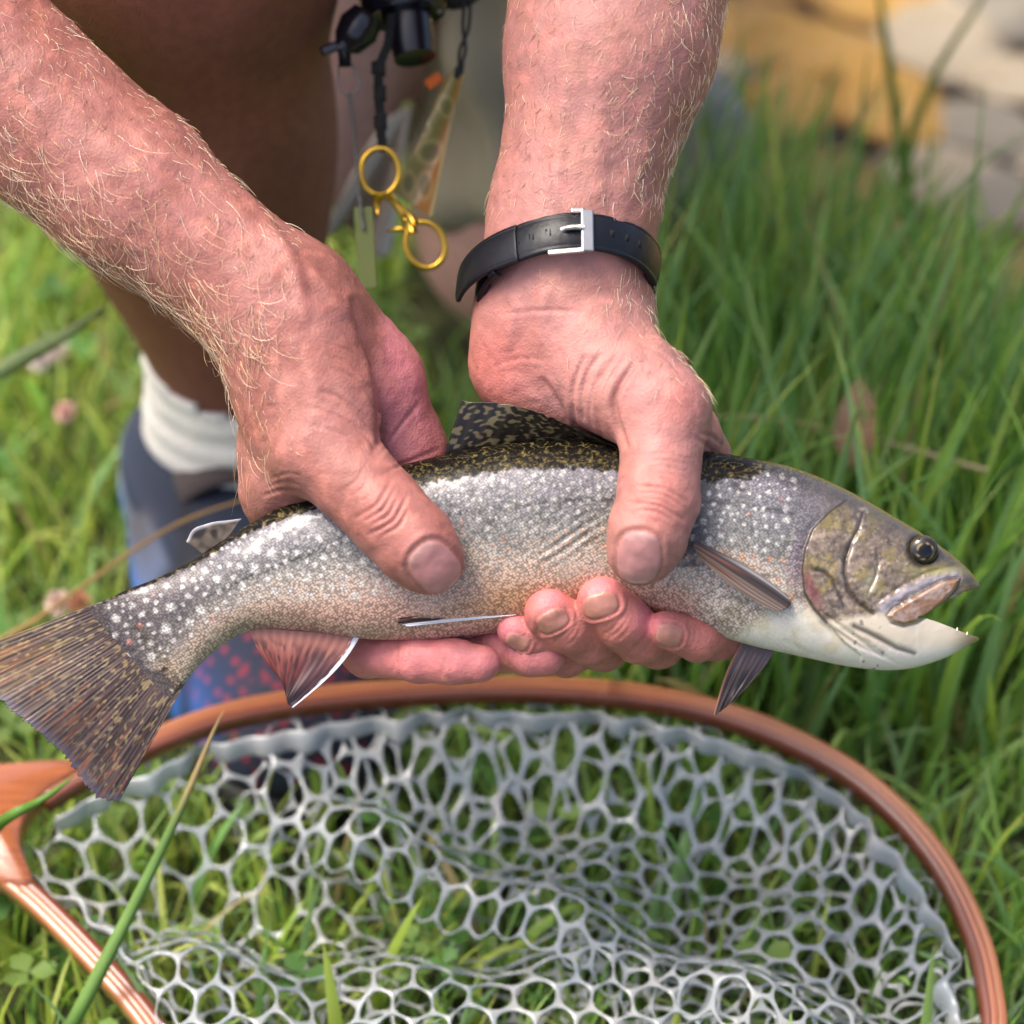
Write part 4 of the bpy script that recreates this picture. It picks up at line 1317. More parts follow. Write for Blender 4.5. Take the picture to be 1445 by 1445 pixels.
def build_fish():
    VV = []; CC = []; SS = []; UU = []; FF = []; WW = []; off = 0
    lips = {}
    for side, n, km in ((1, NA, KM), (-1, NB, int(round(KM * (NB - 1) / (NA - 1))))):
        X, Y, Z, tt = fish_surface(n, km, side)
        D = fish_relief(X, Y, tt)
        edge = np.sin(np.linspace(0, np.pi, n))[None] ** 0.5
        Zd = Z + side * D * edge * np.clip(sW / 30, 0.2, 1)[:, None]
        Cc, sc, wet = fish_colour(X, Y, tt)
        WW.append(wet.ravel())
        V = W(X, Y, Zd).reshape(-1, 3)
        F = grid_faces(NS, n)
        # cut the slit
        ii = F[:, 0] // n; jj = F[:, 0] % n
        F = F[~((jj == km) & mouth[np.minimum(ii, NS - 1)])]
        if side < 0: F = F[:, ::-1]
        F = F[:, ::-1]
        VV.append(V); CC.append(Cc.reshape(-1, 3)); SS.append(sc.ravel())
        UU.append(np.stack([X, Y], -1).reshape(-1, 2)); FF.append(F + off)
        m = np.where(mouth)[0]
        lips[side] = (off + m * n + km, off + m * n + km + 1, m, (X, Y, Zd, km))
        off += len(V)
    # palate and mouth floor bridge the near and far lips
    m = lips[1][2]
    for which, arch in ((0, 16.0), (1, 9.0)):
        X, Y, Zd, km = lips[1][3]
        k = km + which
        x = X[m, k]; y = Y[m, k]; z = Zd[m, k]
        K = 9
        f = np.linspace(1, -1, K)
        dep = (1 - f ** 2)
        XX = x[:, None] + 0 * f; sg = -1 if which == 0 else 1
        YY = y[:, None] + sg * arch * dep[None] * np.clip(z / 30, 0.1, 1)[:, None]
        ZZ = z[:, None] * f[None]
        V = W(XX, YY, ZZ).reshape(-1, 3)
        F = grid_faces(len(m), K)
        c = np.ones((len(V), 3)) * (lin(176, 140, 134) if which == 0 else lin(120, 92, 98))
        VV.append(V); CC.append(c); SS.append(np.zeros(len(V))); WW.append(0.6 * np.ones(len(V))); UU.append(np.stack([XX, YY], -1).reshape(-1, 2)); FF.append((F if which else F[:, ::-1]) + off)
        off += len(V)
    root = empty("brook_trout", WP([722, 770, 0]))
    body = mesh_np("body", np.vstack(VV), np.vstack(FF), M_FISH, cols=np.vstack(CC), extra={"scale": np.concatenate(SS), "wet": np.concatenate(WW)}, uv=np.vstack(UU))
    put(body, root)
    # ---- eyes
    for side in (1, -1):
        n1, n2 = 40, 24
        th_ = np.linspace(0, np.pi, n2)[:, None]; ph = np.linspace(0, 2 * np.pi, n1, endpoint=False)[None]
        r = EYE[2]
        zc = 37.0 * side
        lx = r * np.sin(th_) * np.cos(ph); ly = r * np.sin(th_) * np.sin(ph); lz = 11.5 * np.cos(th_) * np.ones_like(ph) * side
        V = W(EYE[0] + lx, EYE[1] + ly, zc + lz).reshape(-1, 3)
        rr = np.hypot(lx - 2.5, ly - 2.0).ravel(); fr = (lz * side > 0).ravel()
        c = np.ones((len(V), 3)) * lin(26, 26, 28)
        c = mixc(c, lin(34, 32, 30) * np.ones(3), sstep(9, 15, rr))
        c = mixc(c, lin(150, 130, 84) * np.ones(3), np.exp(-((rr - 11.6) / 0.7) ** 2) * 0.8)
        c = mixc(c, lin(5, 5, 7) * np.ones(3), 1 - sstep(10.2, 11.2, rr))
        c = mixc(c, lin(70, 62, 44) * np.ones(3), sstep(17.5, 20, rr) * 0.7)
        F = grid_faces(n2, n1, False, True)
        e = mesh_np("eye", V, F if side < 0 else F, M_EYE, cols=c)
        put(e, root)
    # ---- small teeth on the lower lip
    for x in (1350, 1364):
        y = np.interp(x, MLO[:, 0], MLO[:, 1])
        zz = np.interp(x, xs, sW) * 0.9
        V, F = tube([WP([x, y + 2, zz]), WP([x + 1, y - 1, zz - 1]), WP([x + 1, y - 3, zz - 2])], [1.6 * PX, 1.2 * PX, 0.3 * PX], 6)
        put(mesh_np("tooth", V, F, M_TOOTH), root)

    # ---- fins
    def fin(name, b, c, cfun, zb=0.0, zt=0.0, nu=70, nv=50, rays=18, th=2.2, bulge=0.0, rag=1.5, zbend=0.0, seed=3, root_in=0.0):
        b = catmull(b, nu); c = catmull(c, nu)
        u = np.linspace(0, 1, nu)[:, None]; v = np.linspace(0, 1, nv)[None]
        rr = np.random.default_rng(seed)
        ragged = (vnoise(np.stack([u[:, 0] * rays * 1.6, 0 * u[:, 0]], -1), 1.0, seed) - 0.5) * rag * 2
        d = c - b
        L = np.linalg.norm(d, axis=1)[:, None]
        c = c + d / np.maximum(L, 1) * ragged[:, None] * np.clip(L / 40, 0, 1)
        X = b[:, None, 0] * (1 - v) + c[:, None, 0] * v
        Y = b[:, None, 1] * (1 - v) + c[:, None, 1] * v
        nx = -(b[-1] - b[0])[1]; ny = (b[-1] - b[0])[0]
        dn = np.array([-(c - b)[:, 1].mean(), (c - b)[:, 0].mean()]); dn /= np.linalg.norm(dn) + 1e-9; bl = bulge * (2 * u - 1) * np.sin(np.pi * v ** 0.85); X = X + dn[0] * bl; Y = Y + dn[1] * bl
        ray = np.cos(2 * np.pi * u * rays * (1 + 0.0 * v))
        Zc = zb + (zt - zb) * v + zbend * np.sin(np.pi * u * 1.0) * v + (vnoise(np.stack([u * 5 + 0 * v, v * 1.5 + 0 * u], -1), 1.0, seed + 9) - 0.5) * 7 * v
        thick = th * (1 - 0.75 * v) * (0.85 + 0.10 * ray) * (sstep(0.0, root_in, v) if root_in else 1.0) + 0.35
        Cc = np.clip(cfun(u + 0 * v, v + 0 * u, ray + 0 * v, X, Y), 0, 1)
        V1 = W(X, Y, Zc + thick); V2 = W(X, Y, Zc - thick)
        n = nu * nv
        F1 = grid_faces(nu, nv); F2 = F1[:, ::-1] + n
        rim = [(i * nv, (i + 1) * nv) for i in range(nu - 1)]
        bd = [i * nv for i in range(nu)] + [(nu - 1) * nv + j for j in range(1, nv)] + [i * nv + nv - 1 for i in range(nu - 2, -1, -1)] + [j for j in range(nv - 2, 0, -1)]
        bd = np.array(bd); b2 = np.roll(bd, -1)
        F3 = np.stack([bd, bd + n, b2 + n, b2], -1)
        o = mesh_np(name, np.vstack([V1.reshape(-1, 3), V2.reshape(-1, 3)]), np.vstack([F1, F2, F3]), M_FIN, cols=np.vstack([Cc.reshape(-1, 3)] * 2))
        return put(o, root)

    one = np.ones(3)

    def c_caudal(u, v, ray, X, Y):
        P = np.stack([X, Y], -1)
        C = mixc(lin(54, 42, 38) * one, lin(98, 80, 74) * one, sstep(0.3, 0.75, vnoise(np.stack([u * 90, v * 2.2], -1), 1.0, 24)))
        up = 1 - sstep(0.05, 0.42, u)
        C = mixc(C, lin(132, 104, 52) * one, up * 0.6 * sstep(0.35, 0.65, vnoise(np.stack([u * 60, v * 3], -1), 1.0, 44)) * sstep(0.2, 0.5, v))
        sp = sstep(0.60, 0.74, vnoise(np.stack([u * 44, v * 20], -1), 1.0, 21)) * (1 - sstep(0.35, 0.95, v * (1 - 0.5 * np.abs(u - 0.5) * 2)))
        C = mixc(C, lin(162, 142, 98) * one, sp * 0.55)
        dk = sstep(0.52, 0.7, vnoise(np.stack([u * 46, v * 5], -1), 1.0, 27))
        C = mixc(C, lin(40, 30, 28) * one, dk * 0.45 * sstep(0.15, 0.4, v))
        C = mixc(C, lin(88, 84, 100) * one, sstep(0.9, 1.0, v) * 0.7)
        C = mixc(C, lin(140, 84, 54) * one, sstep(0.6, 0.75, vnoise(np.stack([u * 60, v * 4], -1), 1.0, 29)) * 0.5 * sstep(0.3, 0.6, v))
        return C
    fin("caudal_fin", [(150, 846), (160, 880), (176, 908), (196, 932), (222, 950), (246, 962), (266, 955)],
        [(-60, 926), (-38, 958), (-6, 984), (46, 1026), (92, 1066), (132, 1120), (168, 1131)], c_caudal, rays=44, nu=300, nv=90, th=3.0, rag=5.0, zt=-6, seed=4, zbend=22, root_in=0.35)

    def c_dorsal(u, v, ray, X, Y):
        P = np.stack([X * 1.0 - Y * 0.5, Y * 1.9 + X * 0.3], -1)
        w = 0.62 - vnoise(np.stack([u * 24 + v * 4, v * 12 - u * 5], -1), 1.0, 17)
        C = mixc(lin(26, 20, 16) * one, lin(150, 138, 98) * one, (1 - sstep(-0.02, 0.06, w)) * 0.42 * (1 - 0.5 * sstep(0.4, 0.8, u)))
        return mixc(C, lin(70, 62, 48) * one, sstep(0.2, 0.9, ray) * 0.18)
    fin("dorsal_fin", [(624, 650), (690, 636), (760, 628), (830, 630), (884, 640)],
        [(652, 565), (678, 567), (720, 572), (766, 585), (812, 605), (884, 636)], c_dorsal, zb=4, zt=26, rays=11, nu=130, nv=60, th=3.5, zbend=14, rag=3, seed=8)

    def c_adip(u, v, ray, X, Y):
        C = mixc(lin(84, 74, 62) * one, lin(40, 34, 28) * one, sstep(0.4, 0.7, vnoise(np.stack([X, Y], -1), 16, 5)))
        return mixc(C, lin(190, 190, 196) * one, sstep(0.82, 0.98, v) * 0.7)
    fin("adipose_fin", [(286, 782), (302, 772), (322, 758)], [(262, 764), (280, 742), (341, 732)], c_adip, rays=2, nu=40, nv=24, th=3)

    def c_anal(u, v, ray, X, Y):
        P = np.stack([u * 22, v * 5], -1)
        C = mixc(lin(160, 104, 92) * one, lin(116, 54, 46) * one, sstep(0.1, 0.6, v))
        C = mixc(C, lin(60, 36, 36) * one, sstep(0.42, 0.66, vnoise(P, 1.0, 33)) * 0.75 * sstep(0.1, 0.35, v))
        dkr = sstep(0.42, 0.75, u) * sstep(0.15, 0.5, v)
        C = mixc(C, lin(70, 50, 56) * one, dkr * 0.8)
        C = mixc(C, lin(30, 20, 22) * one, sstep(0.62, 0.95, v) * sstep(0.1, 0.6, u) * 0.85)
        return mixc(C, lin(226, 228, 236) * one, sstep(0.945, 0.965, u + 0.05 * (vnoise(P, 0.4, 3) - 0.5)))
    fin("anal_fin", [(352, 884), (400, 888), (450, 892), (507, 899)], [(398, 962), (402, 976), (406, 992), (413, 999)], c_anal, zb=8, zt=20, rays=12, nu=110, nv=60, th=3.2, rag=1.5, bulge=-9)

    def c_pelv(u, v, ray, X, Y):
        C = mixc(lin(40, 32, 34) * one, lin(92, 64, 62) * one, sstep(0.2, 0.9, ray) * 0.6)
        C = mixc(C, lin(160, 90, 82) * one, (1 - sstep(0.0, 0.2, u)) * 0.7)
        return mixc(C, lin(228, 230, 236) * one, sstep(0.62, 0.7, u))
    fin("pelvic_fin", [(724, 852), (734, 858), (728, 868)], [(562, 872), (560, 878), (576, 884)], c_pelv, zb=44, zt=50, rays=6, nu=40, nv=60, th=3, rag=1)
    fin("pelvic_fin", [(712, 880), (716, 888), (708, 896)], [(590, 893), (588, 899), (600, 905)], c_pelv, zb=-20, zt=-8, rays=6, nu=40, nv=40, th=3, rag=1, seed=12)

    def c_pect(u, v, ray, X, Y):
        C = mixc(lin(150, 128, 116) * one, lin(66, 56, 54) * one, sstep(0.3, 0.62, u))
        C = mixc(C, lin(150, 92, 68) * one, (np.exp(-((u - 0.30) / 0.06) ** 2) + np.exp(-((u - 0.66) / 0.05) ** 2)) * sstep(0.4, 0.7, v) * 0.8)
        C = mixc(C, lin(170, 164, 160) * one, np.exp(-((u - 0.9) / 0.09) ** 2) * (1 - sstep(0.4, 0.9, v)) * 0.9)
        return mixc(C, lin(30, 26, 26) * one, sstep(0.1, 0.9, -ray) * 0.35)
    fin("pectoral_fin", [(1094, 862), (1108, 860), (1116, 852), (1112, 842)], [(984, 784), (981, 774), (979, 767), (984, 764)], c_pect, zb=80, zt=104, rays=7, nu=60, nv=70, th=3.5, zbend=12, rag=1, seed=6, bulge=7)

    def c_pect2(u, v, ray, X, Y):
        C = mixc(lin(112, 94, 96) * one, lin(56, 44, 44) * one, sstep(0.1, 0.6, v))
        C = mixc(C, lin(176, 120, 92) * one, (1 - sstep(0.03, 0.1, u)) * 0.9)
        return mixc(C, lin(34, 28, 30) * one, np.exp(-((u - 0.55) / 0.16) ** 2) * sstep(0.3, 0.5, v) * 0.6)
    fin("pectoral_fin", [(1047, 905), (1060, 908), (1078, 912), (1096, 912)], [(1007, 1009), (1010, 1008), (1022, 1000), (1034, 990)], c_pect2, zb=-26, zt=-14, rays=7, nu=50, nv=60, th=3, rag=1.5, seed=14, bulge=-5)
    return root


M_EYE = mat_attr("wet_eye", rough=0.1, coat=0.3, spec=0.35)
M_TOOTH = simple("tooth", lin(226, 220, 206), 0.25)
trout = build_fish()
tag(trout, "speckled brook trout with open mouth held in two hands above a net", "trout")

# ================================================================== the angler
SKIN_A = lin(178, 118, 108); SKIN_P = lin(214, 140, 132); SKIN_T = lin(154, 94, 82)


def nail_on(V, N, centre, ax, wd, l0, l1, D, nail, zmin, edge_out=1.6):
    """a finger nail as raised plate in px space"""
    ax = np.array(ax, float); ax /= np.linalg.norm(ax)
    bx = np.array([-ax[1], ax[0]])
    la = (V[:, 0] - centre[0]) * ax[0] + (V[:, 1] - centre[1]) * ax[1]
    lb = (V[:, 0] - centre[0]) * bx[0] + (V[:, 1] - centre[1]) * bx[1]
    m = (l0 + l1) / 2; hl = (l1 - l0) / 2
    q = (np.abs((la - m) / hl) ** 2.7 + np.abs(lb / wd) ** 2.7) ** (1 / 2.7)
    ok = (V[:, 2] > zmin) & (N[:, 2] > 0.12)
    ins = (1 - sstep(0.93, 1.0, q)) * ok
    tip = sstep(-0.2, 1.0, (la - m) / hl)
    D += ins * (0.2 + edge_out * tip) - 2.2 * np.exp(-((q - 1.06) / 0.075) ** 2) * ok * (1 - 0.6 * tip)
    D += 1.8 * np.exp(-((q - 1.26) / 0.12) ** 2) * ok * (1 - tip)
    np.maximum(nail, ins, out=nail)
    white = ins * sstep(0.84, 0.9, (la - m) / hl)
    lun = ins * (1 - sstep(-0.85, -0.55, (la - m) / hl))
    return ins, white, lun


def creases(V, N, D, lines, zmin=-1e9):
    ok = (N[:, 2] > 0.05) & (V[:, 2] > zmin)
    for pts, dep, wd in lines:
        d, p = polydist(V[:, 0], V[:, 1], catmull(pts, 24))
        D += ok * 1.45 * dep * (-np.exp(-(d / wd) ** 2) + 0.22 * np.exp(-((d - 2.2 * wd) / (1.2 * wd)) ** 2)) * np.sin(np.pi * np.clip(p * 0.92 + 0.04, 0, 1)) ** 0.5


def ridges(V, N, D, lines):
    ok = sstep(0.0, 0.4, N[:, 2])
    for pts, hgt, wd in lines:
        d, p = polydist(V[:, 0], V[:, 1], catmull(pts, 24))
        D += ok * 1.4 * hgt * np.exp(-(d / wd) ** 2) * np.sin(np.pi * np.clip(p, 0.02, 0.98)) ** 0.6


def cross_lines(a, b, n, half, curve=0.25):
    """n short creases across the segment a-b"""
    a = np.array(a, float); b = np.array(b, float)
    t = (b - a) / np.linalg.norm(b - a); s = np.array([-t[1], t[0]])
    out = []
    for f in np.linspace(0, 1, n):
        c = a + (b - a) * f
        h = half * (0.75 + 0.25 * math.sin(f * 9.1 + 1))
        out.append([c - s * h - t * curve * h * 0.5, c, c + s * h - t * curve * h * 0.5])
    return out


def arm_left():
    f = Field((-200, -160, -260), (830, 1000, 200), 3.3)
    f.cone((-190, -30, -90), (180, 262, -40), 160, 112, 40)
    f.cone((180, 262, -40), (385, 430, -5), 112, 93, 40)
    f.cone((385, 430, -5), (424, 545, 0), 93, 86, 50)
    f.cone((424, 545, 0), (424, 610, 5), 86, 74, 50)
    # index side of the hand, running down behind the fish
    f.chain([(405, 540, -30, 66), (392, 640, -58, 50), (394, 700, -80, 44), (420, 790, -128, 40), (470, 880, -120, 36), (520, 922, -62, 33)], 34)
    f.chain([(520, 922, -62, 33), (590, 930, -6, 31), (640, 934, 18, 30.5), (678, 936, 30, 27)], 14)
    # palm and little-finger side
    f.chain([(430, 440, -35, 88), (515, 540, -72, 76), (560, 640, -96, 64), (590, 760, -150, 54), (600, 860, -150, 48)], 40)
    f.chain([(600, 860, -150, 46), (650, 905, -70, 34), (705, 914, -24, 31), (752, 922, 4, 31), (772, 925, 8, 27)], 14)
    f.chain([(520, 860, -150, 46), (600, 905, -80, 34), (650, 915, -40, 30)], 16)
    # ball of the thumb and thumb
    f.cone((428, 470, 22), (466, 585, 42), 76, 68, 34)
    f.cone((458, 560, 42), (452, 628, 58), 64, 66, 30)
    f.cone((452, 628, 58), (546, 727, 106), 68, 58, 22)
    f.cone((540, 720, 104), (586, 768, 114), 57, 56, 16)
    f.cone((586, 768, 114), (606, 790, 112), 56, 50, 16, flat=(0.1, 0.1, 1), fs=1.12)
    # web between thumb and index finger
    f.chain([(448, 640, 36, 46), (405, 680, -10, 34), (384, 694, -56, 34)], 36)
    f.ball((424, 640, 88), 27, 30)
    V, F = f.mesh()
    V = laplace(V, F, 2, 0.5)
    N = vnormals(V, F)
    D = np.zeros(len(V)); nail = np.zeros(len(V))
    tip = (0.68, 0.73)
    ins, white, lun = nail_on(V, N, (613, 800), tip, 33, -36, 37, D, nail, 118)
    creases(V, N, D, [(l, 2.2, 2.6) for l in cross_lines((532, 712), (562, 742), 5, 38, 0.5)] + [(l, 0.9, 1.8) for l in cross_lines((500, 680), (520, 700), 3, 30, 0.4)], 60)
    creases(V, N, D, [
        ([(452, 553), (480, 562), (508, 585), (530, 612)], 2.6, 3.2), ([(440, 575), (480, 590), (514, 612), (528, 632)], 1.9, 2.8),
        ([(470, 520), (500, 535), (522, 560), (534, 590)], 1.8, 2.6), ([(456, 500), (490, 512), (516, 535)], 1.2, 2.2),
        ([(440, 600), (480, 612), (515, 632)], 1.2, 2.4), ([(462, 485), (492, 495), (512, 510)], 1.0, 2.0),
        ([(498, 425), (512, 470), (528, 510), (536, 560), (537, 612), (530, 640)], 5.0, 6.0),
        ([(372, 700), (395, 692), (416, 694)], 1.6, 2.5), ([(378, 688), (400, 680), (422, 684)], 1.2, 2.2), ([(384, 676), (404, 668), (424, 670)], 1.0, 2.0),
        ([(532, 648), (560, 608), (590, 570)], 1.5, 2.8), ([(540, 668), (590, 646), (620, 634)], 1.6, 2.6), ([(555, 520), (575, 560), (590, 600)], 0.8, 2.4)])
    ridges(V, N, D, [([(330, 250), (385, 330), (418, 385), (428, 450)], 5.5, 11), ([(250, 210), (330, 290), (390, 370)], 3.0, 14), ([(430, 370), (470, 420), (500, 450)], 4.0, 9),
                     ([(386, 520), (374, 570), (378, 625)], 4.0, 9), ([(410, 470), (440, 540), (445, 600)], 3.5, 14), ([(120, 180), (220, 270), (320, 380)], 4.0, 22)])
    P3 = V
    creases(V, N, D, [(l, 1.4, 2.4) for a, b in (((560, 926), (574, 928)), ((628, 932), (640, 934)), ((726, 918), (736, 920))) for l in cross_lines(a, b, 3, 22, 0.2)])
    D += (fbm(P3, 46, 3) - 0.5) * 5.0 + (fbm(P3, 14, 8) - 0.5) * 0.8 * (1 - nail)
    V2 = V + N * D[:, None]
    # colour: skin tone, redder palm and finger ends
    C = np.ones((len(V), 3)) * SKIN_A
    C = mixc(C, SKIN_T * np.ones(3), 0.65 * (1 - sstep(0.35, 0.65, fbm(P3, 90, 12))))
    palm = sstep(528, 552, V[:, 0] - (V[:, 1] - 520) * 0.02) * (V[:, 1] > 400) * (V[:, 2] < 60) * (V[:, 1] < 700)
    C = mixc(C, lin(214, 132, 136) * np.ones(3), np.clip(palm, 0, 1) * 0.85)
    under = sstep(860, 900, V[:, 1])
    C = mixc(C, lin(222, 132, 132) * np.ones(3), under * 0.85)
    C = mixc(C, lin(206, 128, 116) * np.ones(3), np.exp(-((np.hypot(V[:, 0] - 548, V[:, 1] - 728)) / 42) ** 2) * 0.6)
    C = mixc(C, lin(214, 138, 120) * np.ones(3), sstep(0.52, 0.75, fbm(P3, 28, 22)) * 0.4)
    fleck = sstep(0.70, 0.8, fbm(P3, 8, 27)) * (V[:, 0] < 520)
    C = mixc(C, lin(150, 92, 76) * np.ones(3), fleck * 0.35)
    C = mixc(C, lin(198, 140, 136) * np.ones(3), ins * 0.85)
    C = mixc(C, lin(214, 190, 178) * np.ones(3), np.clip(white * 0.8 + lun * 0.3, 0, 1))
    return V, V2, F, C, nail, N


def arm_right():
    f = Field((620, -160, -260), (1130, 985, 210), 3.1)
    f.cone((905, -190, -150), (862, 60, -70), 172, 143, 40)
    f.cone((862, 60, -70), (806, 320, -35), 143, 109, 40)
    f.cone((806, 320, -35), (797, 440, -50), 109, 116, 50, flat=(0, 0, 1), fs=1.15)
    f.cone((797, 440, -50), (796, 505, -66), 118, 112, 50, flat=(0, 0, 1), fs=1.3)
    f.cone((742, 480, -66), (740, 512, -84), 66, 68, 36)
    f.cone((740, 512, -84), (800, 545, -60), 66, 62, 36)
    f.cone((820, 430, -10), (862, 548, 18), 78, 66, 36)
    f.cone((850, 500, 12), (908, 556, 44), 78, 72, 30)
    f.cone((908, 556, 44), (938, 586, 70), 70, 60, 26)
    f.cone((938, 582, 70), (928, 706, 116), 60, 56, 22)
    f.cone((928, 706, 116), (914, 752, 126), 57, 55, 16)
    f.cone((914, 752, 126), (905, 778, 124), 55, 49, 16, flat=(0, 0.1, 1), fs=1.12)
    f.ball((955, 566, 92), 28, 34)
    f.chain([(940, 590, 30, 52), (970, 612, -20, 40), (986, 640, -70, 38)], 34)
    # hidden back of the hand and the fingers that wrap under the fish
    f.chain([(840, 540, -70, 80), (900, 640, -140, 66), (920, 780, -160, 60), (900, 870, -130, 50)], 40)
    f.chain([(986, 640, -70, 40), (1018, 740, -130, 38), (1028, 850, -110, 35), (1012, 900, -30, 33)], 26)
    f.chain([(1012, 900, -30, 32), (985, 903, 16, 32), (940, 888, 46, 27)], 4)
    f.chain([(940, 870, -120, 42), (930, 905, -50, 39), (904, 898, 8, 40), (876, 876, 44, 40), (850, 849, 62, 36)], 4)
    f.chain([(880, 880, -120, 42), (850, 910, -50, 38), (830, 900, 4, 38), (800, 884, 36, 38.5), (774, 864, 54, 35)], 4)
    f.chain([(840, 890, -110, 36), (800, 925, -40, 31), (772, 910, 2, 31), (748, 898, 20, 30), (727, 889, 28, 26)], 4)
    V, F = f.mesh()
    V = laplace(V, F, 2, 0.5)
    N = vnormals(V, F)
    D = np.zeros(len(V)); nail = np.zeros(len(V))
    I, WH, LU = 0, 0, 0
    for c, ax, wd, l0, l1, zm, eo in (((902, 786), (-0.06, 1.0), 31, -36, 38, 120, 1.6), ((846, 850), (-0.3, -1.0), 26, -22, 13, 40, 2.0), ((777, 870), (-0.42, -0.9), 24, -22, 8, 34, 2.0), ((944, 896), (-1.0, -0.25), 17, -20, 18, 30, 1.2), ((726, 904), (-0.8, -0.3), 12, -22, 12, 10, 1.2)):
        ins, w, l = nail_on(V, N, c, ax, wd, l0, l1, D, nail, zm, eo)
        I = np.maximum(I, ins); WH = np.maximum(WH, w); LU = np.maximum(LU, l)
    creases(V, N, D, [(l, 2.0, 2.6) for l in cross_lines((936, 690), (926, 722), 5, 40, -0.4)] + [(l, 0.9, 1.8) for l in cross_lines((938, 640), (936, 668), 4, 36, -0.3)], 60)
    creases(V, N, D, [
        ([(893, 516), (874, 544), (866, 570), (873, 602), (884, 630)], 5.0, 4.2), ([(868, 505), (848, 535), (840, 565), (844, 595), (850, 615)], 2.6, 3.4),
        ([(846, 500), (828, 528), (822, 558), (824, 590)], 2.2, 3.2), ([(824, 505), (810, 540), (808, 572), (812, 598)], 2.8, 3.2),
        ([(767, 536), (784, 566), (800, 594)], 2.4, 4.0), ([(856, 512), (838, 545), (832, 580), (836, 605)], 1.4, 2.4), ([(882, 506), (860, 535), (852, 565)], 1.6, 2.6),
        ([(690, 520), (730, 506), (770, 508)], 0.5, 3.0), ([(700, 445), (760, 438), (820, 440)], 1.0, 3.0),
        ([(890, 478), (930, 500), (960, 530)], 1.0, 2.6), ([(990, 612), (1004, 616), (1018, 628)], 1.8, 2.6), ([(982, 618), (996, 628), (1008, 640)], 1.5, 2.4)])
    ridges(V, N, D, [([(800, 100), (790, 200), (780, 300)], 3.0, 12), ([(770, 400), (765, 450), (768, 490)], 3.5, 12), ([(850, 100), (845, 220), (840, 300)], 3.0, 16),
                     ([(900, 420), (930, 480), (955, 540)], 3.5, 14), ([(730, 410), (722, 460), (716, 500)], 3.0, 10), ([(930, 140), (900, 230), (880, 300)], 3.0, 20)])
    creases(V, N, D, [(l, 0.8, 2.2) for a, b in (((868, 884), (880, 896)), ((800, 890), (812, 900)), ((968, 898), (980, 902)), ((752, 904), (760, 908)), ((906, 905), (914, 912))) for l in cross_lines(a, b, 3, 26, 0.3)])
    D += (fbm(V, 46, 4) - 0.5) * 5.0 + (fbm(V, 14, 9) - 0.5) * 0.8 * (1 - nail)
    V2 = V + N * D[:, None]
    C = np.ones((len(V), 3)) * lin(180, 124, 116)
    C = mixc(C, lin(190, 130, 114) * np.ones(3), 0.6 * (1 - sstep(0.35, 0.65, fbm(V, 80, 13))))
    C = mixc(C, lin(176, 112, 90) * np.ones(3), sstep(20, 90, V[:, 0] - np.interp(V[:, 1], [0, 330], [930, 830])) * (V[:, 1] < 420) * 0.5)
    palm = np.exp(-(((V[:, 0] - 710) / 60) ** 2 + ((V[:, 1] - 520) / 55) ** 2))
    C = mixc(C, lin(232, 136, 124) * np.ones(3), palm * 0.85)
    C = mixc(C, lin(222, 160, 150) * np.ones(3), np.exp(-(((V[:, 0] - 800) / 70) ** 2 + ((V[:, 1] - 540) / 70) ** 2)) * 0.6)
    fing = sstep(800, 830, V[:, 1]) * (V[:, 2] < 96)
    C = mixc(C, lin(196, 116, 104) * np.ones(3), fing * 0.8)
    for (x, y, r) in ((846, 824, 26), (776, 838, 26), (716, 884, 26), (918, 878, 22)):
        C = mixc(C, lin(240, 136, 142) * np.ones(3), np.exp(-(np.hypot(V[:, 0] - x, V[:, 1] - y) / r) ** 2) * (V[:, 2] < 104) * 0.9)
    C = mixc(C, lin(206, 122, 112) * np.ones(3), np.exp(-((np.hypot(V[:, 0] - 930, V[:, 1] - 705)) / 42) ** 2) * 0.55)
    C = mixc(C, lin(200, 118, 112) * np.ones(3), np.exp(-((np.hypot(V[:, 0] - 955, V[:, 1] - 568)) / 30) ** 2) * 0.55)
    C = mixc(C, lin(218, 138, 130) * np.ones(3), sstep(0.52, 0.75, fbm(V, 28, 23)) * 0.4)
    th_n = I * (V[:, 2] > 100)
    C = mixc(C, lin(200, 144, 140) * np.ones(3), th_n * 0.85)
    C = mixc(C, lin(192, 136, 118) * np.ones(3), np.clip(I - th_n, 0, 1) * 0.85)
    C = mixc(C, lin(216, 190, 180) * np.ones(3), np.clip(WH * 0.8 + LU * 0.3, 0, 1) * th_n)
    C = mixc(C, lin(206, 170, 150) * np.ones(3), np.clip(WH, 0, 1) * (1 - th_n) * 0.7)
    return V, V2, F, C, nail, N


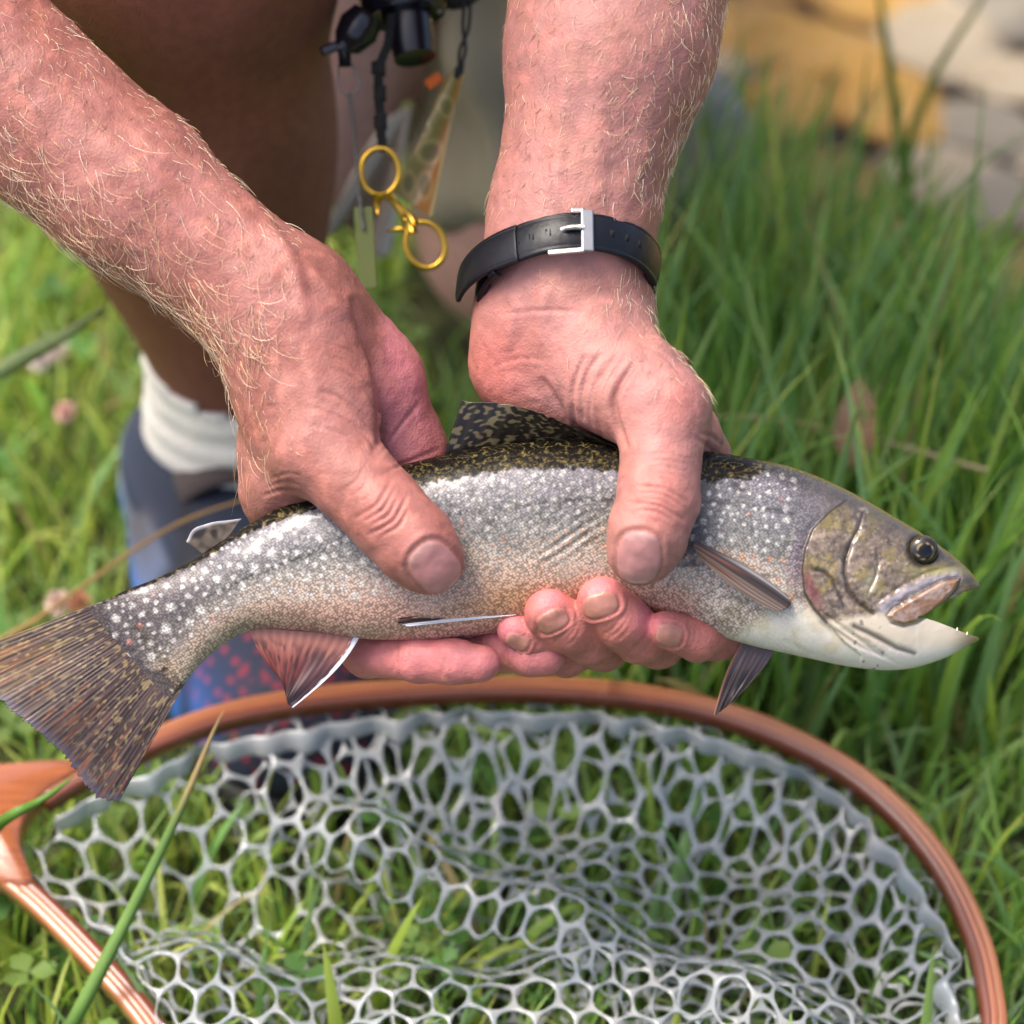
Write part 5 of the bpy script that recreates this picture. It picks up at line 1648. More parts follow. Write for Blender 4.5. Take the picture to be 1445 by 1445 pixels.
def body_field():
    """torso, head, upper arms and legs in metres"""
    f = Field((-0.46, -0.02, -0.03), (0.42, 1.12, 1.02), 0.0075)
    k = 0.05
    # right leg (left in the picture): foot on the ground, shin upright
    f.chain([(-0.118, 0.238, 0.05, 0.030), (-0.116, 0.230, 0.10, 0.029), (-0.120, 0.224, 0.165, 0.0345), (-0.125, 0.222, 0.205, 0.042), (-0.128, 0.222, 0.24, 0.052), (-0.127, 0.222, 0.34, 0.060), (-0.122, 0.200, 0.47, 0.060), (-0.125, 0.205, 0.52, 0.062)], 0.03)
    f.chain([(-0.125, 0.205, 0.52, 0.066), (-0.12, 0.40, 0.49, 0.078), (-0.10, 0.62, 0.44, 0.095)], k)
    f.chain([(-0.118, 0.238, 0.05, 0.028), (-0.10, 0.15, 0.035, 0.024)], 0.03)
    # left leg: kneeling
    f.chain([(0.05, 0.66, 0.43, 0.085), (0.02, 0.50, 0.26, 0.06), (0.02, 0.385, 0.09, 0.053)], k)
    f.chain([(0.015, 0.385, 0.08, 0.054), (0.03, 0.55, 0.055, 0.055), (0.06, 0.80, 0.05, 0.038), (0.07, 0.90, 0.05, 0.035)], k)
    # inner thigh that shows beside the shorts, its sunlight painted as paler skin
    f.chain([(-0.045, 0.50, 0.30, 0.052), (-0.070, 0.42, 0.20, 0.038), (-0.092, 0.38, 0.12, 0.028)], 0.03)
    # trunk
    f.chain([(0.0, 0.70, 0.44, 0.15), (-0.02, 0.58, 0.56, 0.14), (-0.03, 0.46, 0.66, 0.15)], 0.08)
    f.chain([(-0.20, 0.38, 0.68, 0.075), (-0.03, 0.42, 0.71, 0.10), (0.155, 0.42, 0.69, 0.075)], 0.08)
    f.chain([(-0.03, 0.38, 0.76, 0.06), (-0.03, 0.30, 0.82, 0.055)], 0.05)
    f.chain([(-0.03, 0.27, 0.87, 0.085), (-0.03, 0.22, 0.845, 0.07)], 0.05)
    f.chain([(-0.03, 0.155, 0.865, 0.018), (-0.03, 0.145, 0.845, 0.02)], 0.02)
    for s in (-1, 1):
        f.ball((-0.03 + s * 0.088, 0.27, 0.85), 0.02, 0.015)
    # upper arms down to the elbows
    el = WP([-470, -230, -130]); er = WP([1010, -560, -260])
    fl = WP([-200, -40, -92]); fr = WP([912, -200, -155])
    f.chain([(-0.21, 0.38, 0.67, 0.062), (*el, 0.048)], 0.05)
    f.chain([(*el, 0.05), (*fl, 0.039)], 0.03)
    f.chain([(0.165, 0.42, 0.68, 0.062), (*er, 0.048)], 0.05)
    f.chain([(*er, 0.05), (*fr, 0.042)], 0.03)
    return f


def build_person():
    La, L2, LF, LC, Ln, LN = arm_left()
    Ra, R2, RF, RC, Rn, RN = arm_right()
    bf = body_field()
    BV, BF = bf.mesh()
    BV = laplace(BV, BF, 2)
    BC = np.ones((len(BV), 3)) * lin(150, 92, 72)  # deep shade on the leg put into a darker skin colour
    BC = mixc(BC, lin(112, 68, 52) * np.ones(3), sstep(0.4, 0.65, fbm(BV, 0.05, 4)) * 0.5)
    legL = (BV[:, 0] > -0.1) & (BV[:, 1] > 0.3)
    BC = mixc(BC, lin(214, 164, 150) * np.ones(3), legL * 0.9)
    pale = np.exp(-(np.linalg.norm((BV - np.array([-0.07, 0.45, 0.18])) / np.array([0.05, 0.1, 0.12]), axis=1)) ** 2)
    BC = mixc(BC, lin(232, 190, 180) * np.ones(3), pale * 0.7)  # sunlight on the inner thigh painted as paler skin
    W1 = WP(L2); W2 = WP(R2)
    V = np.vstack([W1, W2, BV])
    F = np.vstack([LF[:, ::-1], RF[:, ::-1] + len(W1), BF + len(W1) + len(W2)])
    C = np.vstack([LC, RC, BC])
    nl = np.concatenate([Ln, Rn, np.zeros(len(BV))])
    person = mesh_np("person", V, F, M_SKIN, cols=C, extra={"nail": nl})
    tag(person, "crouching angler in khaki shorts gripping the trout with both bare hands", "person")

    # ---- arm hair
    def hairs(Vp, N, prob, length, flow, n, tint, seed):
        R = np.random.default_rng(seed)
        w = prob(Vp, N); w = w / w.sum()
        idx = R.choice(len(Vp), n, p=w)
        K = 6
        p0 = Vp[idx]; nn = N[idx]
        fl = flow(p0) + R.normal(0, 0.28, (n, 3))
        fl = fl - nn * (fl * nn).sum(1)[:, None]; fl /= np.linalg.norm(fl, axis=1)[:, None] + 1e-9
        L = length(p0) * R.uniform(0.45, 1.25, n)
        curl = R.normal(0, 0.75, n)
        lift = R.uniform(0.12, 0.55, n)
        side = np.cross(nn, fl)
        pts = [p0 - nn * 1.0]
        cur = p0.copy()
        for k in range(1, K):
            t = k / (K - 1)
            d = fl * np.cos(curl * t)[:, None] + side * np.sin(curl * t * 1.6)[:, None] + nn * (lift * (1 - 1.25 * t))[:, None]
            d /= np.linalg.norm(d, axis=1)[:, None]
            cur = cur + d * (L / (K - 1))[:, None]
            pts.append(cur.copy())
        P = np.stack(pts, 1)                                  # n,K,3 px space
        T = np.gradient(P, axis=1); T /= np.linalg.norm(T, axis=2)[..., None] + 1e-9
        A = np.cross(T, np.array([0, 0, 1.0])); A /= np.linalg.norm(A, axis=2)[..., None] + 1e-9
        B = np.cross(T, A)
        rad = (R.uniform(0.30, 0.52, n)[:, None] * np.linspace(1, 0.25, K)[None])[..., None]
        ang = [0, 2.094, 4.189]
        ring = np.stack([P + rad * (math.cos(a) * A + math.sin(a) * B) for a in ang], 2)   # n,K,3,3
        VV = ring.reshape(-1, 3)
        base = (np.arange(n) * K * 3)[:, None]
        q = []
        for k in range(K - 1):
            for a in range(3):
                b = (a + 1) % 3
                q.append(np.stack([k * 3 + a, k * 3 + b, (k + 1) * 3 + b, (k + 1) * 3 + a]))
        FF = (base[:, :, None] + np.array(q).reshape(1, -1, 4)).reshape(-1, 4)
        c = np.array(tint)[R.choice(len(tint), n)] * R.uniform(0.7, 1.15, n)[:, None]
        CC = np.repeat(c, K * 3, axis=0)
        return WP(VV), FF, CC
    pale_h = [lin(236, 208, 168), lin(214, 176, 128), lin(244, 226, 198)]
    dark_h = [lin(120, 84, 58), lin(150, 110, 76)]
    # left forearm: fair, longer along the lower edge
    axis_n = np.array([-0.6, 0.8])
    def pl(V, N):
        low = sstep(-60, 60, (V[:, 0] - 180) * axis_n[0] + (V[:, 1] - 262) * axis_n[1])
        handm = sstep(470, 380, V[:, 0] + 0 * V[:, 0]) if False else (1 - sstep(360, 420, V[:, 0]))
        low2 = (V[:, 1] > 430) * (V[:, 0] < 380) * (V[:, 1] < 690) * 0.9
        return (N[:, 2] > -0.35) * (V[:, 0] > -120) * ((0.18 + low) * handm * (V[:, 1] < 520) + low2 * 0.35) + 1e-9
    flowL = lambda p: np.tile(np.array([0.25, 0.95, 0.1]), (len(p), 1))
    h1 = hairs(L2, LN, pl, lambda p: 34 + 22 * (p[:, 1] > 200), flowL, 950, pale_h, 1)
    def pl2(V, N):
        return (N[:, 2] > 0.1) * (V[:, 0] > -100) * (V[:, 0] < 420) * (V[:, 1] < 640) * (V[:, 2] > -60) + 1e-9
    h2 = hairs(L2, LN, pl2, lambda p: 15 + 0 * p[:, 0], flowL, 1200, pale_h + dark_h, 2)
    def pr(V, N):
        rt = sstep(-20, 70, V[:, 0] - np.interp(V[:, 1], [0, 330, 400, 560], [880, 810, 840, 925]))
        return (N[:, 2] > -0.4) * (V[:, 1] < 560) * (V[:, 1] > -60) * ((V[:, 1] < 300) | (V[:, 1] > 375)) * (0.12 + rt) * (V[:, 0] > np.interp(V[:, 1], [300, 400], [0, 800])) + 1e-9
    flowR = lambda p: np.tile(np.array([-0.35, 0.92, 0.1]), (len(p), 1))
    h3 = hairs(R2, RN, pr, lambda p: 30 + 0 * p[:, 0], flowR, 700, pale_h, 3)
    def pr2(V, N):
        return (N[:, 2] > 0.1) * (V[:, 1] < 290) * (V[:, 1] > -60) + 1e-9
    h4 = hairs(R2, RN, pr2, lambda p: 18 + 0 * p[:, 0], flowR, 600, dark_h + pale_h, 4)
    vv = []; ff = []; cc = []; o = 0
    for a, b, c in (h1, h2, h3, h4):
        vv.append(a); ff.append(b + o); cc.append(c); o += len(a)
    hair = mesh_np("arm_hair", np.vstack(vv), np.vstack(ff), M_HAIR, person, cols=np.vstack(cc))
    hair["kind"] = "stuff"

    # ---- clothes
    g = Field(bf.lo, bf.lo + (bf.n - 1) * bf.step, bf.step)
    X = (bf.lo[0] + np.arange(bf.n[0]) * bf.step)[:, None, None]; Y = (bf.lo[1] + np.arange(bf.n[1]) * bf.step)[None, :, None]; Z = (bf.lo[2] + np.arange(bf.n[2]) * bf.step)[None, None, :]
    F0 = bf.F
    one = np.ones(tuple(bf.n))
    # shirt: trunk and sleeves
    reg = np.maximum.reduce([(0.50 - Z) * one, (Z - 0.79) * one])
    reg = np.maximum(reg, (0.30 - Y) * one)
    SV, SF = bf.mesh(F=np.maximum(F0 - 0.014, reg).astype(np.float32))
    mesh_np("shirt", laplace(SV, SF, 2), SF, M_SHIRT, person)
    # shorts: hips, right thigh, and the left leg down to a wide hem above the knee
    s = Field(bf.lo, bf.lo + (bf.n - 1) * bf.step, 0.006)
    s.chain([(-0.02, 0.70, 0.46, 0.165), (0.0, 0.62, 0.50, 0.155)], 0.06)
    s.chain([(-0.10, 0.62, 0.45, 0.11), (-0.12, 0.44, 0.48, 0.098), (-0.123, 0.33, 0.505, 0.095)], 0.05)
    s.chain([(0.04, 0.66, 0.43, 0.10), (0.02, 0.50, 0.27, 0.072), (0.022, 0.385, 0.115, 0.064)], 0.05)
    V, F = s.mesh()
    # cut the hem
    cx = V[F].mean(1)
    V = laplace(V, F, 2)
    d = np.array([-0.045, -0.115, -0.17]); d /= np.linalg.norm(d)
    q = (V - np.array([0.0, 0.40, 0.15])) @ d
    ang = np.arctan2(V[:, 2] - 0.2, V[:, 0] - 0.02)
    fold = 0.006 * np.sin(V[:, 0] * 150 + V[:, 2] * 60) + 0.006 * (fbm(V, 0.05, 3) - 0.5) + 0.005 * np.sin(V[:, 2] * 110 - V[:, 0] * 40)
    Nn = vnormals(V, F)
    V = V + Nn * fold[:, None]
    keep = (q[F] < 0.075).all(1)
    sh = mesh_np("shorts", V, F[keep], M_KHAKI, person)
    sd = sh.modifiers.new("cloth", 'SOLIDIFY'); sd.thickness = 0.0025
    # pale liner flap beside the shorts
    n = 16
    uu, vv2 = np.meshgrid(np.linspace(0, 1, n), np.linspace(0, 1, n), indexing='ij')
    a0, a1, b0, b1 = WP([548, 165, -1000]), WP([580, 150, -1000]), WP([446, 325, -1060]), WP([548, 350, -1060])
    P = (a0 * (1 - uu[..., None]) + a1 * uu[..., None]) * (1 - vv2[..., None]) + (b0 * (1 - uu[..., None]) + b1 * uu[..., None]) * vv2[..., None]
    P = P + np.array([0, -1, 0.2]) * (0.012 * np.sin(uu * 7 + vv2 * 2) * vv2)[..., None]
    lf = mesh_np("shorts_liner", P.reshape(-1, 3), grid_faces(n, n), M_LINER, person)
    sd = lf.modifiers.new("cloth", 'SOLIDIFY'); sd.thickness = 0.0015
    # sock
    k = Field((-0.22, 0.10, 0.0), (-0.05, 0.33, 0.2), 0.004)
    k.chain([(-0.118, 0.238, 0.03, 0.036), (-0.116, 0.231, 0.085, 0.0345), (-0.117, 0.228, 0.132, 0.0355)], 0.02)
    V, F = k.mesh()
    V = laplace(V, F, 1)
    keep = ((V[:, 2] + 0.35 * (V[:, 0] + 0.117))[F] < 0.122).all(1)
    V = V + vnormals(V, F) * (0.0016 * np.sin(V[:, 2] * 520) + 0.002 * (fbm(V, 0.02, 5) - 0.5))[:, None]
    so = mesh_np("sock", V, F[keep], M_SOCK, person)
    sd = so.modifiers.new("cloth", 'SOLIDIFY'); sd.thickness = 0.003; sd.offset = 1

    # ---- wading shoe
    heel = np.array([-0.140, 0.268]); toe = np.array([-0.078, 0.052])
    ax = (toe - heel); L = np.linalg.norm(ax); ax /= L; sx = np.array([ax[1], -ax[0]])   # sx: towards the left of the foot
    def S(l, s_, z): return (heel[0] + ax[0] * l + sx[0] * s_, heel[1] + ax[1] * l + sx[1] * s_, z)
    k = Field((-0.24, 0.0, -0.02), (0.0, 0.34, 0.16), 0.0035)
    k.chain([(*S(0.03, 0, 0.038), 0.035), (*S(0.09, 0, 0.042), 0.038), (*S(0.14, 0.0, 0.034), 0.040), (*S(0.172, -0.004, 0.028), 0.037)], 0.03)
    k.cone(S(0.03, 0, 0.05), S(0.045, 0, 0.085), 0.036, 0.037, 0.03)
    k.cone(S(0.09, 0, 0.055), S(0.06, 0, 0.088), 0.034, 0.034, 0.03)
    k.F = np.maximum(k.F, (0.012 - (k.lo[2] + np.arange(k.n[2]) * k.step))[None, None, :]).astype(np.float32)
    k.F = np.maximum(k.F, ((k.lo[2] + np.arange(k.n[2]) * k.step) - 0.084)[None, None, :]).astype(np.float32)
    V, F = k.mesh(); V = laplace(V, F, 2)
    ll = (V[:, 0] - heel[0]) * ax[0] + (V[:, 1] - heel[1]) * ax[1]
    ss = (V[:, 0] - heel[0]) * sx[0] + (V[:, 1] - heel[1]) * sx[1]
    C = mixc(lin(138, 142, 152) * np.ones((len(V), 3)), lin(104, 116, 140) * np.ones(3), sstep(0.4, 0.6, fbm(V, 0.03, 3)))
    C = mixc(C, lin(92, 84, 80) * np.ones(3), np.exp(-((ll - 0.075) / 0.025) ** 2) * sstep(0.02, -0.02, ss) if False else np.exp(-((ll - 0.085) / 0.018) ** 2) * 0.8)
    C = mixc(C, lin(30, 40, 58) * np.ones(3), sstep(0.077, 0.081, V[:, 2] + 0.003 * np.sin(V[:, 0] * 300)) * 0.95)
    C = mixc(C, lin(36, 44, 64) * np.ones(3), sstep(0.115, 0.135, ll))
    dots = (np.mod(ll / 0.0055, 1) - 0.5) ** 2 + (np.mod(ss / 0.0055 + np.floor(ll / 0.0055) * 0.5, 1) - 0.5) ** 2
    C = mixc(C, lin(168, 44, 56) * np.ones(3), (1 - sstep(0.03, 0.06, dots)) * sstep(0.125, 0.135, ll) * 0.75)
    bl = np.exp(-((V[:, 2] - 0.042) / 0.014) ** 2) * sstep(0.0, 0.03, ss) * sstep(0.02, 0.05, ll) * (1 - sstep(0.15, 0.19, ll))
    C = mixc(C, lin(66, 124, 214) * np.ones(3), np.clip(bl * 1.3, 0, 0.95))
    C = mixc(C, lin(66, 124, 214) * np.ones(3), np.exp(-((ll - 0.06) / 0.012) ** 2 - ((ss + 0.028) / 0.014) ** 2 - ((V[:, 2] - 0.09) / 0.014) ** 2))
    C = mixc(C, lin(22, 22, 26) * np.ones(3), (1 - sstep(0.024, 0.029, V[:, 2])) * 0.95)
    C = mixc(C, lin(26, 26, 32) * np.ones(3), np.exp(-((ll - 0.118) / 0.006) ** 2) * 0.9)
    C = mixc(C, lin(30, 30, 36) * np.ones(3), np.exp(-((ss - 0.012 - 0.25 * (ll - 0.05)) / 0.004) ** 2) * (ll > 0.03) * 0.85)
    C = mixc(C, lin(178, 60, 56) * np.ones(3), np.exp(-((ll - 0.075) / 0.004) ** 2 - ((ss + 0.02) / 0.014) ** 2) * (V[:, 2] > 0.06))
    shoe = mesh_np("shoe", V, F, M_ATTR, person, cols=C)
    k = Field((-0.24, 0.0, -0.04), (0.0, 0.34, 0.06), 0.0035)
    k.chain([(*S(0.03, 0, 0.012), 0.040), (*S(0.09, 0, 0.012), 0.042), (*S(0.14, 0, 0.012), 0.044), (*S(0.173, -0.004, 0.012), 0.041)], 0.02)
    zz = (k.lo[2] + np.arange(k.n[2]) * k.step)
    k.F = np.maximum(np.maximum(k.F, (zz - 0.022)[None, None, :]), (-0.004 - zz)[None, None, :]).astype(np.float32)
    V, F = k.mesh(); V = laplace(V, F, 1)
    mesh_np("sole", V, F, M_SOLE, shoe)
    # two straps over the instep
    for l0, l1, zt in ((0.105, 0.130, 0.074), (0.068, 0.085, 0.086)):
        path = []
        for a in np.linspace(-0.15, math.pi + 0.15, 24):
            l = l0 + (l1 - l0) * a / math.pi
            path.append(S(l, math.cos(a) * 0.043, 0.025 + max(math.sin(a), -0.2) * (zt - 0.018)))
        path = np.array(path)
        T, _, _ = frames(path)
        wv = np.array([ax[0], ax[1], 0.0]); 
        parts = []
        V = []
        for p, t in zip(path, T):
            nrm = np.cross(t, wv); nrm /= np.linalg.norm(nrm)
            w2 = np.cross(nrm, t)
            for a, b in ((-1, -1), (1, -1), (1, 1), (-1, 1)):
                V.append(p + w2 * 0.012 * a + nrm * 0.0015 * b)
        mesh_np("strap", np.array(V), [tuple(x) for x in grid_faces(len(path), 4, False, True)], M_STRAP, shoe)
    # the other shoe, behind
    k = Field((-0.02, 0.80, -0.03), (0.16, 1.06, 0.14), 0.006)
    k.chain([(0.07, 0.86, 0.055, 0.045), (0.075, 0.94, 0.05, 0.048), (0.08, 1.0, 0.03, 0.042)], 0.02)
    V, F = k.mesh()
    mesh_np("shoe", V, F, M_ATTR, person, cols=np.ones((len(V), 3)) * lin(96, 106, 128))
    # cap on the head, above the picture
    cp = Field((-0.2, 0.05, 0.82), (0.14, 0.42, 1.0), 0.006)
    cp.ball((-0.03, 0.275, 0.882), 0.096, 0.01)
    cp.cone((-0.03, 0.25, 0.905), (-0.03, 0.14, 0.895), 0.07, 0.06, 0.01, flat=(0, 0, 1), fs=7)
    zz = (cp.lo[2] + np.arange(cp.n[2]) * cp.step)
    cp.F = np.maximum(cp.F, (0.885 - zz)[None, None, :]).astype(np.float32)
    V, F = cp.mesh()
    mesh_np("cap", V, F, M_KHAKI, person)
    return person


M_STRAP = simple("strap_webbing", lin(72, 62, 56), 0.85, noise=0.3, nscale=600, bump=0.5)
person = build_person()

# ================================================================== wristwatch
def build_watch():
    cx, cy, cz, rx, rz = 803.0, 398.0, -36.0, 117.0, 112.0
    root = empty("wristwatch", tuple(WP([803, 370, -30])))

    def path(phi, out=0.0):
        return np.stack([cx + (rx + out) * np.cos(phi), cy - 72 * np.sin(phi) - 8 * np.cos(phi), cz + (rz + out) * np.sin(phi)], -1)
    axis = np.array([-0.10, 0.93, 0.32]); axis /= np.linalg.norm(axis)

    def band(phis, hw, th, out, name, mat, widths=None, lift=None):
        n = len(phis)
        P = path(phis, out)
        if lift is not None: P = P + lift
        T = np.gradient(P, axis=0); T /= np.linalg.norm(T, axis=1)[:, None]
        rad = np.cross(T, axis); rad /= np.linalg.norm(rad, axis=1)[:, None]
        rad *= np.sign((rad * (P - np.array([cx, cy, cz]))).sum(1))[:, None]
        ax = np.cross(rad, T); ax *= np.sign(ax @ axis)[:, None]
        w = hw * (np.ones(n) if widths is None else widths)
        prof = [(-1, -1), (-1, 0.3), (-0.86, 0.75), (-0.78, 0.55), (-0.6, 1), (0.6, 1), (0.78, 0.55), (0.86, 0.75), (1, 0.3), (1, -1)]
        V = np.stack([P + ax * (w * a)[:, None] + rad * th * b for a, b in prof], 1)
        k = len(prof)
        F = [tuple(f) for f in grid_faces(n, k, False, True)] + [tuple(range(k)), tuple(range((n - 1) * k, n * k))[::-1]]
        o = mesh_np(name, WP(V.reshape(-1, 3)), F, mat)
        bevel(o, 0.0004, 2)
        return put(o, root)
    D = math.pi / 180
    band(np.linspace(-200, 20, 90) * D, 28, 4, 4, "strap", M_BLACK)           # loop round the back of the wrist
    band(np.linspace(8, 178, 90) * D, 28, 4.5, 9, "strap", M_BLACK)               # front, through the buckle
    # loose strap end hanging off on the left
    ph = np.linspace(124, 196, 40) * D
    t = np.linspace(0, 1, 40)
    lift = np.stack([-30 * t ** 1.4, -14 * t, 10 * t], -1)
    band(ph, 28, 4, 14, "strap_end", M_BLACK, widths=np.where(t < 0.85, 1 - 0.08 * t, np.sqrt(np.clip(1 - ((t - 0.85) / 0.15) ** 2, 0.03, 1)) * 0.93), lift=lift)

    def frame_at(phi, out):
        p = path(np.array([phi - 0.01, phi, phi + 0.01]), out)
        T = p[2] - p[0]; T /= np.linalg.norm(T)
        rad = np.cross(T, axis); rad /= np.linalg.norm(rad)
        if rad @ (p[1] - np.array([cx, cy, cz])) < 0: rad = -rad
        ax = np.cross(rad, T)
        if ax @ axis < 0: ax = -ax
        return p[1], T, rad, ax
    # holes in the strap
    for d in (134, 124, 114, 103, 62, 51, 40):
        p, T, rad, ax = frame_at(d * D, 9)
        V, F = obox(p + rad * 3.6, [T, ax, rad], (4.0, 5.5, 0.9))
        put(mesh_np("strap_hole", WP(V), F, M_HOLE), root)
    # keeper loop
    p, T, rad, ax = frame_at(146 * D, 12)
    band(np.linspace(143.5, 149.5, 8) * D, 30, 9, 12, "keeper_loop", M_BLACK)
    # buckle: a flat steel bar across with two prongs back along the strap, and its pin
    parts = []
    p, T, rad, ax = frame_at(79 * D, 15)
    parts.append(obox(p + rad * 2, [T, ax, rad], (9, 31, 3.2)))
    for sgn, ln in ((1, 26), (-1, 10)):
        q, T2, r2, a2 = frame_at((79 + ln * 0.52) * D, 14)
        parts.append(obox(q + a2 * 30 * sgn, [T2, a2, r2], (ln, 4.0, 3.0)))
    V, F = join(parts)
    o = mesh_np("buckle", WP(V), F, M_STEEL, smooth=False)
    bevel(o, 0.0005, 3); put(o, root)
    q, T2, r2, a2 = frame_at(88 * D, 17)
    V, F = tube(WP(np.array([q - T2 * 16 + a2 * -4 + r2 * 2, q - T2 * 4 + a2 * -4 + r2 * 5, q + T2 * 8 + a2 * -4 + r2 * 2, q + T2 * 13 + a2 * -4 - r2 * 5])), 4.2 * PX, 10)
    put(mesh_np("buckle_pin", V, F, M_STEEL), root)
    # case on the back of the wrist
    p, T, rad, ax = frame_at(-88 * D, 12)
    V = []; k = 32
    for h in (-8, 12, 16):
        for a in np.linspace(0, 2 * math.pi, k, endpoint=False):
            r = 62 if h < 16 else 54
            V.append(p + T * math.cos(a) * r + ax * math.sin(a) * r + rad * h)
    F = [tuple(f) for f in grid_faces(3, k, False, True)] + [tuple(range(k)), tuple(range(2 * k, 3 * k))[::-1]]
    put(mesh_np("watch_case", WP(np.array(V)), F, M_STEEL, smooth=False), root)
    tag(root, "black rubber strap watch with steel buckle turned to the inner wrist", "watch")


M_HOLE = simple("strap_hole_dark", (0.002, 0.002, 0.003), 0.9)
build_watch()


# ================================================================== tools hanging from the lanyard
def ring_path(c, rx, ry, rot, z, n=48, a0=0.0, a1=2 * math.pi):
    a = np.linspace(a0, a1, n)
    x = rx * np.cos(a); y = ry * np.sin(a)
    return np.stack([c[0] + x * math.cos(rot) - y * math.sin(rot), c[1] + x * math.sin(rot) + y * math.cos(rot), np.full(n, z)], -1)


ZG = -420.0        # the tools hang about 10 cm behind the fish


def build_gear():
    # --- gold scissor clamp
    root = empty("scissor_clamp", tuple(WP([560, 300, ZG])))
    for c, rx, ry, rot in (((536, 242), 27, 33, 0.0), ((600, 345), 27, 33, -0.35)):
        P = ring_path(c, rx, ry, rot, ZG, 49)
        V, F = tube(WP(P), 4.8 * PX * 1.1, 12, cap=False)
        put(mesh_np("finger_ring", V, F, M_GOLD), root)
    sh = [((548, 274), (562, 292), (576, 312), (584, 330), 7.5), ((588, 318), (574, 300), (556, 284), (540, 274), 6.5)]
    for a, b, c, d, r in sh:
        V, F = tube(WP(np.array([(*a, ZG + 3), (*b, ZG + 5), (*c, ZG + 5), (*d, ZG + 2)])), [r * PX, r * 0.9 * PX, r * 0.9 * PX, r * PX], 10)
        put(mesh_np("shank", V, F, M_GOLD), root)
    V, F = tube(WP(np.array([(534, 274, ZG), (532, 290, ZG), (533, 304, ZG)])), [9 * PX, 6 * PX, 2 * PX], 10)
    put(mesh_np("thumb_stop", V, F, M_GOLD), root)
    V, F = tube(WP(np.array([(580, 322, ZG), (560, 323, ZG), (545, 326, ZG)])), [7 * PX, 4 * PX, 1.5 * PX], 10)
    put(mesh_np("thumb_stop", V, F, M_GOLD), root)
    V, F = tube(WP(np.array([(570, 308, ZG + 8), (570, 308, ZG + 14)])), [7 * PX, 6 * PX], 14)
    put(mesh_np("pivot_screw", V, F, M_GOLD), root)
    tag(root, "gold scissor clamp with two finger rings hanging on a cord", "clamp")

    # --- braided cord with knots that carries the clamp
    root = empty("braided_cord", tuple(WP([536, 140, ZG - 10])))
    P = catmull([(552, 20, ZG - 20), (548, 60, ZG - 16), (536, 92, ZG - 12), (534, 130, ZG - 10), (537, 165, ZG - 8), (538, 190, ZG - 6), (542, 214, ZG - 2)], 90)
    t = np.linspace(0, 1, 90)
    for s in (0, 1, 2):
        a = t * 46 + s * 2.094
        Q = P + np.stack([np.cos(a) * 4.2, np.zeros(90), np.sin(a) * 4.2], -1)
        V, F = tube(WP(Q), 3.2 * PX * 1.1, 7)
        put(mesh_np("strand", V, F, M_CORD), root)
    for (x, y, r) in ((534, 96, 10), (536, 132, 8), (537, 172, 9)):
        a = np.linspace(0, 2 * math.pi * 3, 60)
        Q = np.stack([x + r * 0.7 * np.cos(a), y - 9 + 18 * np.linspace(0, 1, 60), ZG - 10 + r * 0.7 * np.sin(a)], -1)
        V, F = tube(WP(Q), 4 * PX * 1.1, 7)
        put(mesh_np("knot", V, F, M_CORD), root)
    tag(root, "black braided cord with knots above the gold scissor clamp", "cord")

    # --- retractor with chain and olive metal nipper bar
    root = empty("retractor_tool", tuple(WP([490, 80, ZG])))
    V, F = tube(WP(np.array([(520, 20, ZG), (506, 40, ZG), (490, 60, ZG), (478, 70, ZG)])), np.array([26, 34, 26, 8]) * PX, 16)
    put(mesh_np("clip_body", V, F, M_BLKGL), root)
    V, F = join([obox(WP([472, 66, ZG]), [RT * 0.9 + UP * 0.35, UP * 0.9 - RT * 0.35, FW], np.array([24, 8, 8]) * PX), ])
    o = mesh_np("clip_arm", V, F, M_BLKGL, smooth=False); bevel(o, 0.001, 2); put(o, root)
    V, F = tube(WP(np.array([(484, 52, ZG), (486, 72, ZG), (487, 94, ZG)])), np.array([11, 10.5, 9.5]) * PX, 14)
    put(mesh_np("cable_stop", V, F, M_BLACK), root)
    V, F = tube(WP(np.array([(478, 92, ZG), (477, 115, ZG), (481, 130, ZG), (492, 137, ZG), (503, 130, ZG), (507, 118, ZG), (502, 102, ZG), (496, 90, ZG)])), 1.5 * PX, 8)
    put(mesh_np("wire_loop", V, F, M_DSTEEL), root)
    P = catmull([(493, 133, ZG + 2), (500, 190, ZG + 2), (505, 250, ZG + 6), (510, 300, ZG + 8), (513, 322, ZG + 8)], 44)
    bm = bmesh.new(); bmesh.ops.create_icosphere(bm, subdivisions=1, radius=3.3 * PX * 1.1)
    me = bpy.data.meshes.new("bead"); bm.to_mesh(me); bm.free()
    me.materials.append(M_DSTEEL)
    me.polygons.foreach_set("use_smooth", np.ones(len(me.polygons), bool))
    for i, p in enumerate(P):
        o = bpy.data.objects.new("bead", me); COL.objects.link(o)
        o.location = Vector(WP(p)) - Vector(root.location); o.parent = root
    V, F = join([obox(WP([516, 350, ZG]), [RT * 0.995 + UP * 0.06, UP * 0.995 - RT * 0.06, FW], np.array([15, 64, 2.5]) * PX)])
    o = mesh_np("nipper_bar", V, F, M_OLIVE, smooth=False); bevel(o, 0.0004, 2); put(o, root)
    tag(root, "black retractor clip with bead chain and olive metal nipper bar", "retractor")

    # --- black cylinder and case at the top edge
    root = empty("torch", tuple(WP([575, 30, ZG - 60])))
    def lathe(a, b, rr, name, mat):
        a = np.array(a, float); b = np.array(b, float)
        P = np.array([a + (b - a) * f for f, r in rr])
        V, F = tube(WP(P), np.array([r for f, r in rr]) * PX * 1.1, 32)
        o = mesh_np(name, V, F, mat); bevel(o, 0.0006, 2)
        return put(o, root)
    lathe((573, 14, ZG - 60), (586, 82, ZG - 40), [(0, 36), (0.1, 36), (0.95, 30), (1.0, 28)], "barrel", M_BLKGL)
